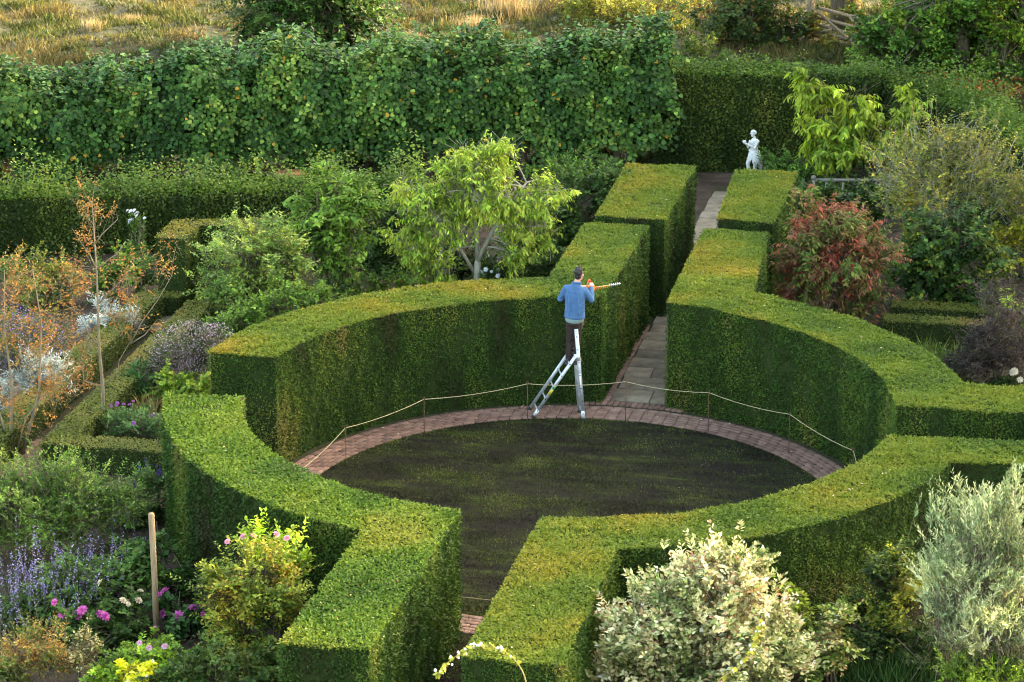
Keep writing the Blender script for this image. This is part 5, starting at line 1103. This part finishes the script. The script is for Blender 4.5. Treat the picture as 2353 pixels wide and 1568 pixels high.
shrub('shrub', 'fresh yellow green bush in the lower right corner under the willow', (2260, 1640), [(2270, 1540, 90, 45), (2200, 1555, 60, 35), (2330, 1520, 50, 40)], 620, fr([((.06, .1, .02), 1), ((.11, .16, .03), 1.5), ((.2, .23, .04), .8)]), L=.07, W=.028, tl=.25, upb=.7, seed=284)
shrub('dogwood', 'small loose dogwood with pinkish cream tips between the big one and the grass', (1920, 1590), [(1920, 1470, 55, 50), (1930, 1410, 30, 24), (1880, 1510, 50, 40)], 240, fr([((.07, .1, .025), 1.2), ((.15, .18, .05), 1.3), ((.36, .34, .22), .7), ((.2, .12, .08), .6)]), L=.085, W=.045, tl=.27, seed=285)
shrub('clematis', 'thin yellow green climber on wispy stems beside the big dogwood', (1835, 1560), [(1830, 1360, 18, 34), (1840, 1410, 34, 30)], 46, fr([((.12, .15, .025), 1), ((.22, .24, .04), 1.2)]), L=.075, W=.045, tl=.25, cat='plant', stems=4, sr=.006, seed=286)
shrub('heather', 'dusty pink flowering tuft at the bottom edge, right of the grass', (2215, 1600), [(2215, 1562, 40, 18)], 110, fr([((.3, .16, .15), 1), ((.4, .25, .22), 1), ((.1, .1, .05), .6)]), L=.04, W=.018, tl=.16, cat='plant', seed=287)
shrub('shrub', 'dark low leaves in the shade below the upright yellow tipped shrub', (1980, 1560), [(1960, 1450, 70, 50), (2100, 1480, 60, 50)], 330, fr([((.012, .024, .009), 1), ((.025, .045, .014), 1.2)]), L=.08, W=.04, tl=.25, seed=288)
# arching snowberry sprays standing up from below the frame
def sprig(label, px, base, r=.009, n=46, pal=None, berry=14):
    b_ = np.array(base, float); root = thing('snowberry', label, 'shrub', b_)
    top = [at(x, y_, b_) for x, y_ in px]; P = np.array([b_] + [b_ * .5 + top[0] * .5] + top) - b_
    t = np.linspace(0, 1, len(P)); tt = np.linspace(0, 1, 40); pth = np.column_stack([np.interp(tt, t, P[:, k]) for k in range(3)])
    for _ in range(4): pth[1:-1] = (pth[:-2] + 2 * pth[1:-1] + pth[2:]) / 4
    mb = MB(); mb.tube(pth, np.linspace(r, r * .3, 40), 6); mb.build('stem', YSTEM, root, True)
    u = rng.uniform(.38, 1, n); C = np.column_stack([np.interp(u, tt, pth[:, k]) for k in range(3)])
    A = rnd(n) * [1, 1, .6] + [0, 0, -.15]; Lf = rng.uniform(.05, .085, n)
    stuff(link('foliage', leaf_mesh('foliage', C, A, np.array([0, -.2, 1]) + rnd(n) * .4, Lf, Lf * .72, ROUND, colours(n, pal, .2), LEAF), root))
    for k in range(berry):
        u = rng.uniform(.45, 1); c = np.array([np.interp(u, tt, pth[:, q]) for q in range(3)]) + rnd(1)[0] * .03
        o = bpy.data.objects.new('berry', BERRY); COL.objects.link(o); o.parent = root; o.location = c; s_ = rng.uniform(.8, 1.3); o.scale = (s_, s_, s_ * 1.15)
YSTEM = mottled('yellow stem', [(.3, (.3, .24, .06)), (.7, (.42, .34, .1))], 20, .7)
BW = mottled('white berry', [(.3, (.7, .68, .6)), (.7, (.78, .76, .7))], 20, .45, bmp=0)
mb = MB(); mb.ball((0, 0, 0), .017, 9, 6); tmp = mb.build('berry', BW, None, True); BERRY = tmp.data; bpy.data.objects.remove(tmp)
SNP = fr([((.25, .27, .03), 1), ((.4, .4, .05), 1.4), ((.5, .45, .09), .7)])
sprig('arching snowberry spray with white berries across the near gap of the hedges', [(1212, 1568), (1195, 1530), (1165, 1498), (1120, 1482), (1075, 1490), (1030, 1520), (1002, 1552)], un(1240, 1945, 0), .012, 90, SNP, 22)
sprig('yellow snowberry spray with white berries in front of the big dogwood', [(1640, 1568), (1690, 1540), (1725, 1500), (1745, 1455), (1750, 1425)], un(1625, 1900, 0), .010, 60, fr([((.35, .33, .03), 1), ((.5, .45, .05), 1.2)]), 12)
# odd fallen leaves lying about

# leaf litter catching the sun under the oaks, low growth over the beds
b_ = un(2235, 205, 0); nn = 1600; xy = rng.normal(0, 1, (nn, 2)) * [1.5, 1.3]
o = stuff(link('leaf_litter', leaf_mesh('leaf_litter', np.column_stack([xy, rng.uniform(.03, .14, nn)]), rnd(nn) * [1, 1, .25], np.array([0, 0, 1.0]) + rnd(nn) * .45, rng.uniform(.08, .16, nn), .08, DIAMOND,
      colours(nn, [(.2, .06, .02, 1), (.34, .12, .03, 1.4), (.42, .2, .05, 1)], .25), LEAF)))
o.location = (b_[0], b_[1], field_z(b_[None, :2])[0]); tag(o, 'orange fallen leaves on the ground under the oaks at the top right', 'fallen leaves')
def cover(name, label, rects, dens, hmax, pal, seed):
    P = []
    for x0, x1, y0, y1 in rects:
        k = int((x1 - x0) * (y1 - y0) * dens); P.append(np.column_stack([rng.uniform(x0, x1, k), rng.uniform(y0, y1, k)]))
    P = np.concatenate(P); P3 = np.column_stack([P, np.zeros(len(P))]); q = snoise(P3, 1.4, seed)
    keep = (np.hypot(P[:, 0], P[:, 1]) > 6.95) & ~((P[:, 0] > -10.45) & (P[:, 0] < -9.55) & (P[:, 1] > -1.5) & (P[:, 1] < 11.2)) & (rng.random(len(P)) < np.clip(.55 + .6 * q, .08, 1))
    P, q = P[keep], q[keep]; n = len(P); z = rng.random(n) * np.clip(.35 + .7 * q, .08, 1.2) * hmax
    Lf = rng.uniform(.06, .13, n)
    o = stuff(link(name, leaf_mesh(name, np.column_stack([P, z]), rnd(n) * [1, 1, .4] + [0, 0, .15], np.array([0, 0, 1.0]) + rnd(n) * .45, Lf, Lf * .6, DIAMOND, colours(n, pal, .3, np.column_stack([P, z]), .5, seed, 1.5), LEAF)))
    tag(o, label, 'ground cover')
GC = fr([((.02, .04, .012), 1.2), ((.04, .075, .018), 1.4), ((.075, .11, .025), 1), ((.13, .14, .03), .4)])
cover('ground_cover', 'low mixed leafy growth over the beds left of the round hedges', [(-18, -7, -9.5, 12), (-9, -1.8, 6.9, 18.5), (-18, -9, 11, 19)], 110, .38, GC, 91)
cover('ground_cover', 'low mixed leafy growth over the beds right of the stone path', [(2.4, 11, 2.8, 22), (2.2, 11, -12, -2.2)], 110, .38, GC, 92)
cover('ground_cover', 'low leafy growth on the dark soil of the bed at the lower left', [(-7.5, -2.1, -12, -1.6)], 90, .3, GC, 93)

# a few dropped leaves on the clipped tops, the flags and the turf
P = []
for (x0, x1, y0, y1, z, k) in ((-1.6, -.4, 6.8, 10.4, H, 16), (.85, 2.0, 6.6, 10.4, H, 16), (-1.5, -.2, 11.2, 15.1, H, 18), (1.0, 2.0, 11.5, 15.1, H, 24), (-1.8, -.8, -10.4, -6.6, H, 14), (.75, 1.9, -10.4, -6.6, H, 10), (-.2, .9, 6, 20, .055, 40)):
    P.append(np.column_stack([rng.uniform(x0, x1, k), rng.uniform(y0, y1, k), np.full(k, z + .02)]))
a_ = rng.uniform(0, 2 * pi, 150); P.append(np.column_stack([6.2 * np.cos(a_), 6.2 * np.sin(a_), np.full(150, H + .022)])[(np.abs(np.sin(a_)) > .35) & (np.abs(np.cos(a_)) > .3)])
a_ = rng.uniform(0, pi, 70); r_ = rng.uniform(4.8, 5.4, 70); P.append(np.column_stack([r_ * np.cos(a_), r_ * np.sin(a_), np.full(70, .05)]))
P = np.concatenate(P); nn = len(P)
o = stuff(link('fallen_leaves', leaf_mesh('fallen_leaves', P, rnd(nn) * [1, 1, .2], np.array([0, 0, 1.0]) + rnd(nn) * .4, rng.uniform(.03, .06, nn), .028, DIAMOND, colours(nn, [(.45, .36, .16, 1), (.5, .42, .25, 1), (.3, .17, .06, .7)], .2), LEAF)))
tag(o, 'pale dropped leaves scattered on the clipped hedge tops and the path', 'fallen leaves')
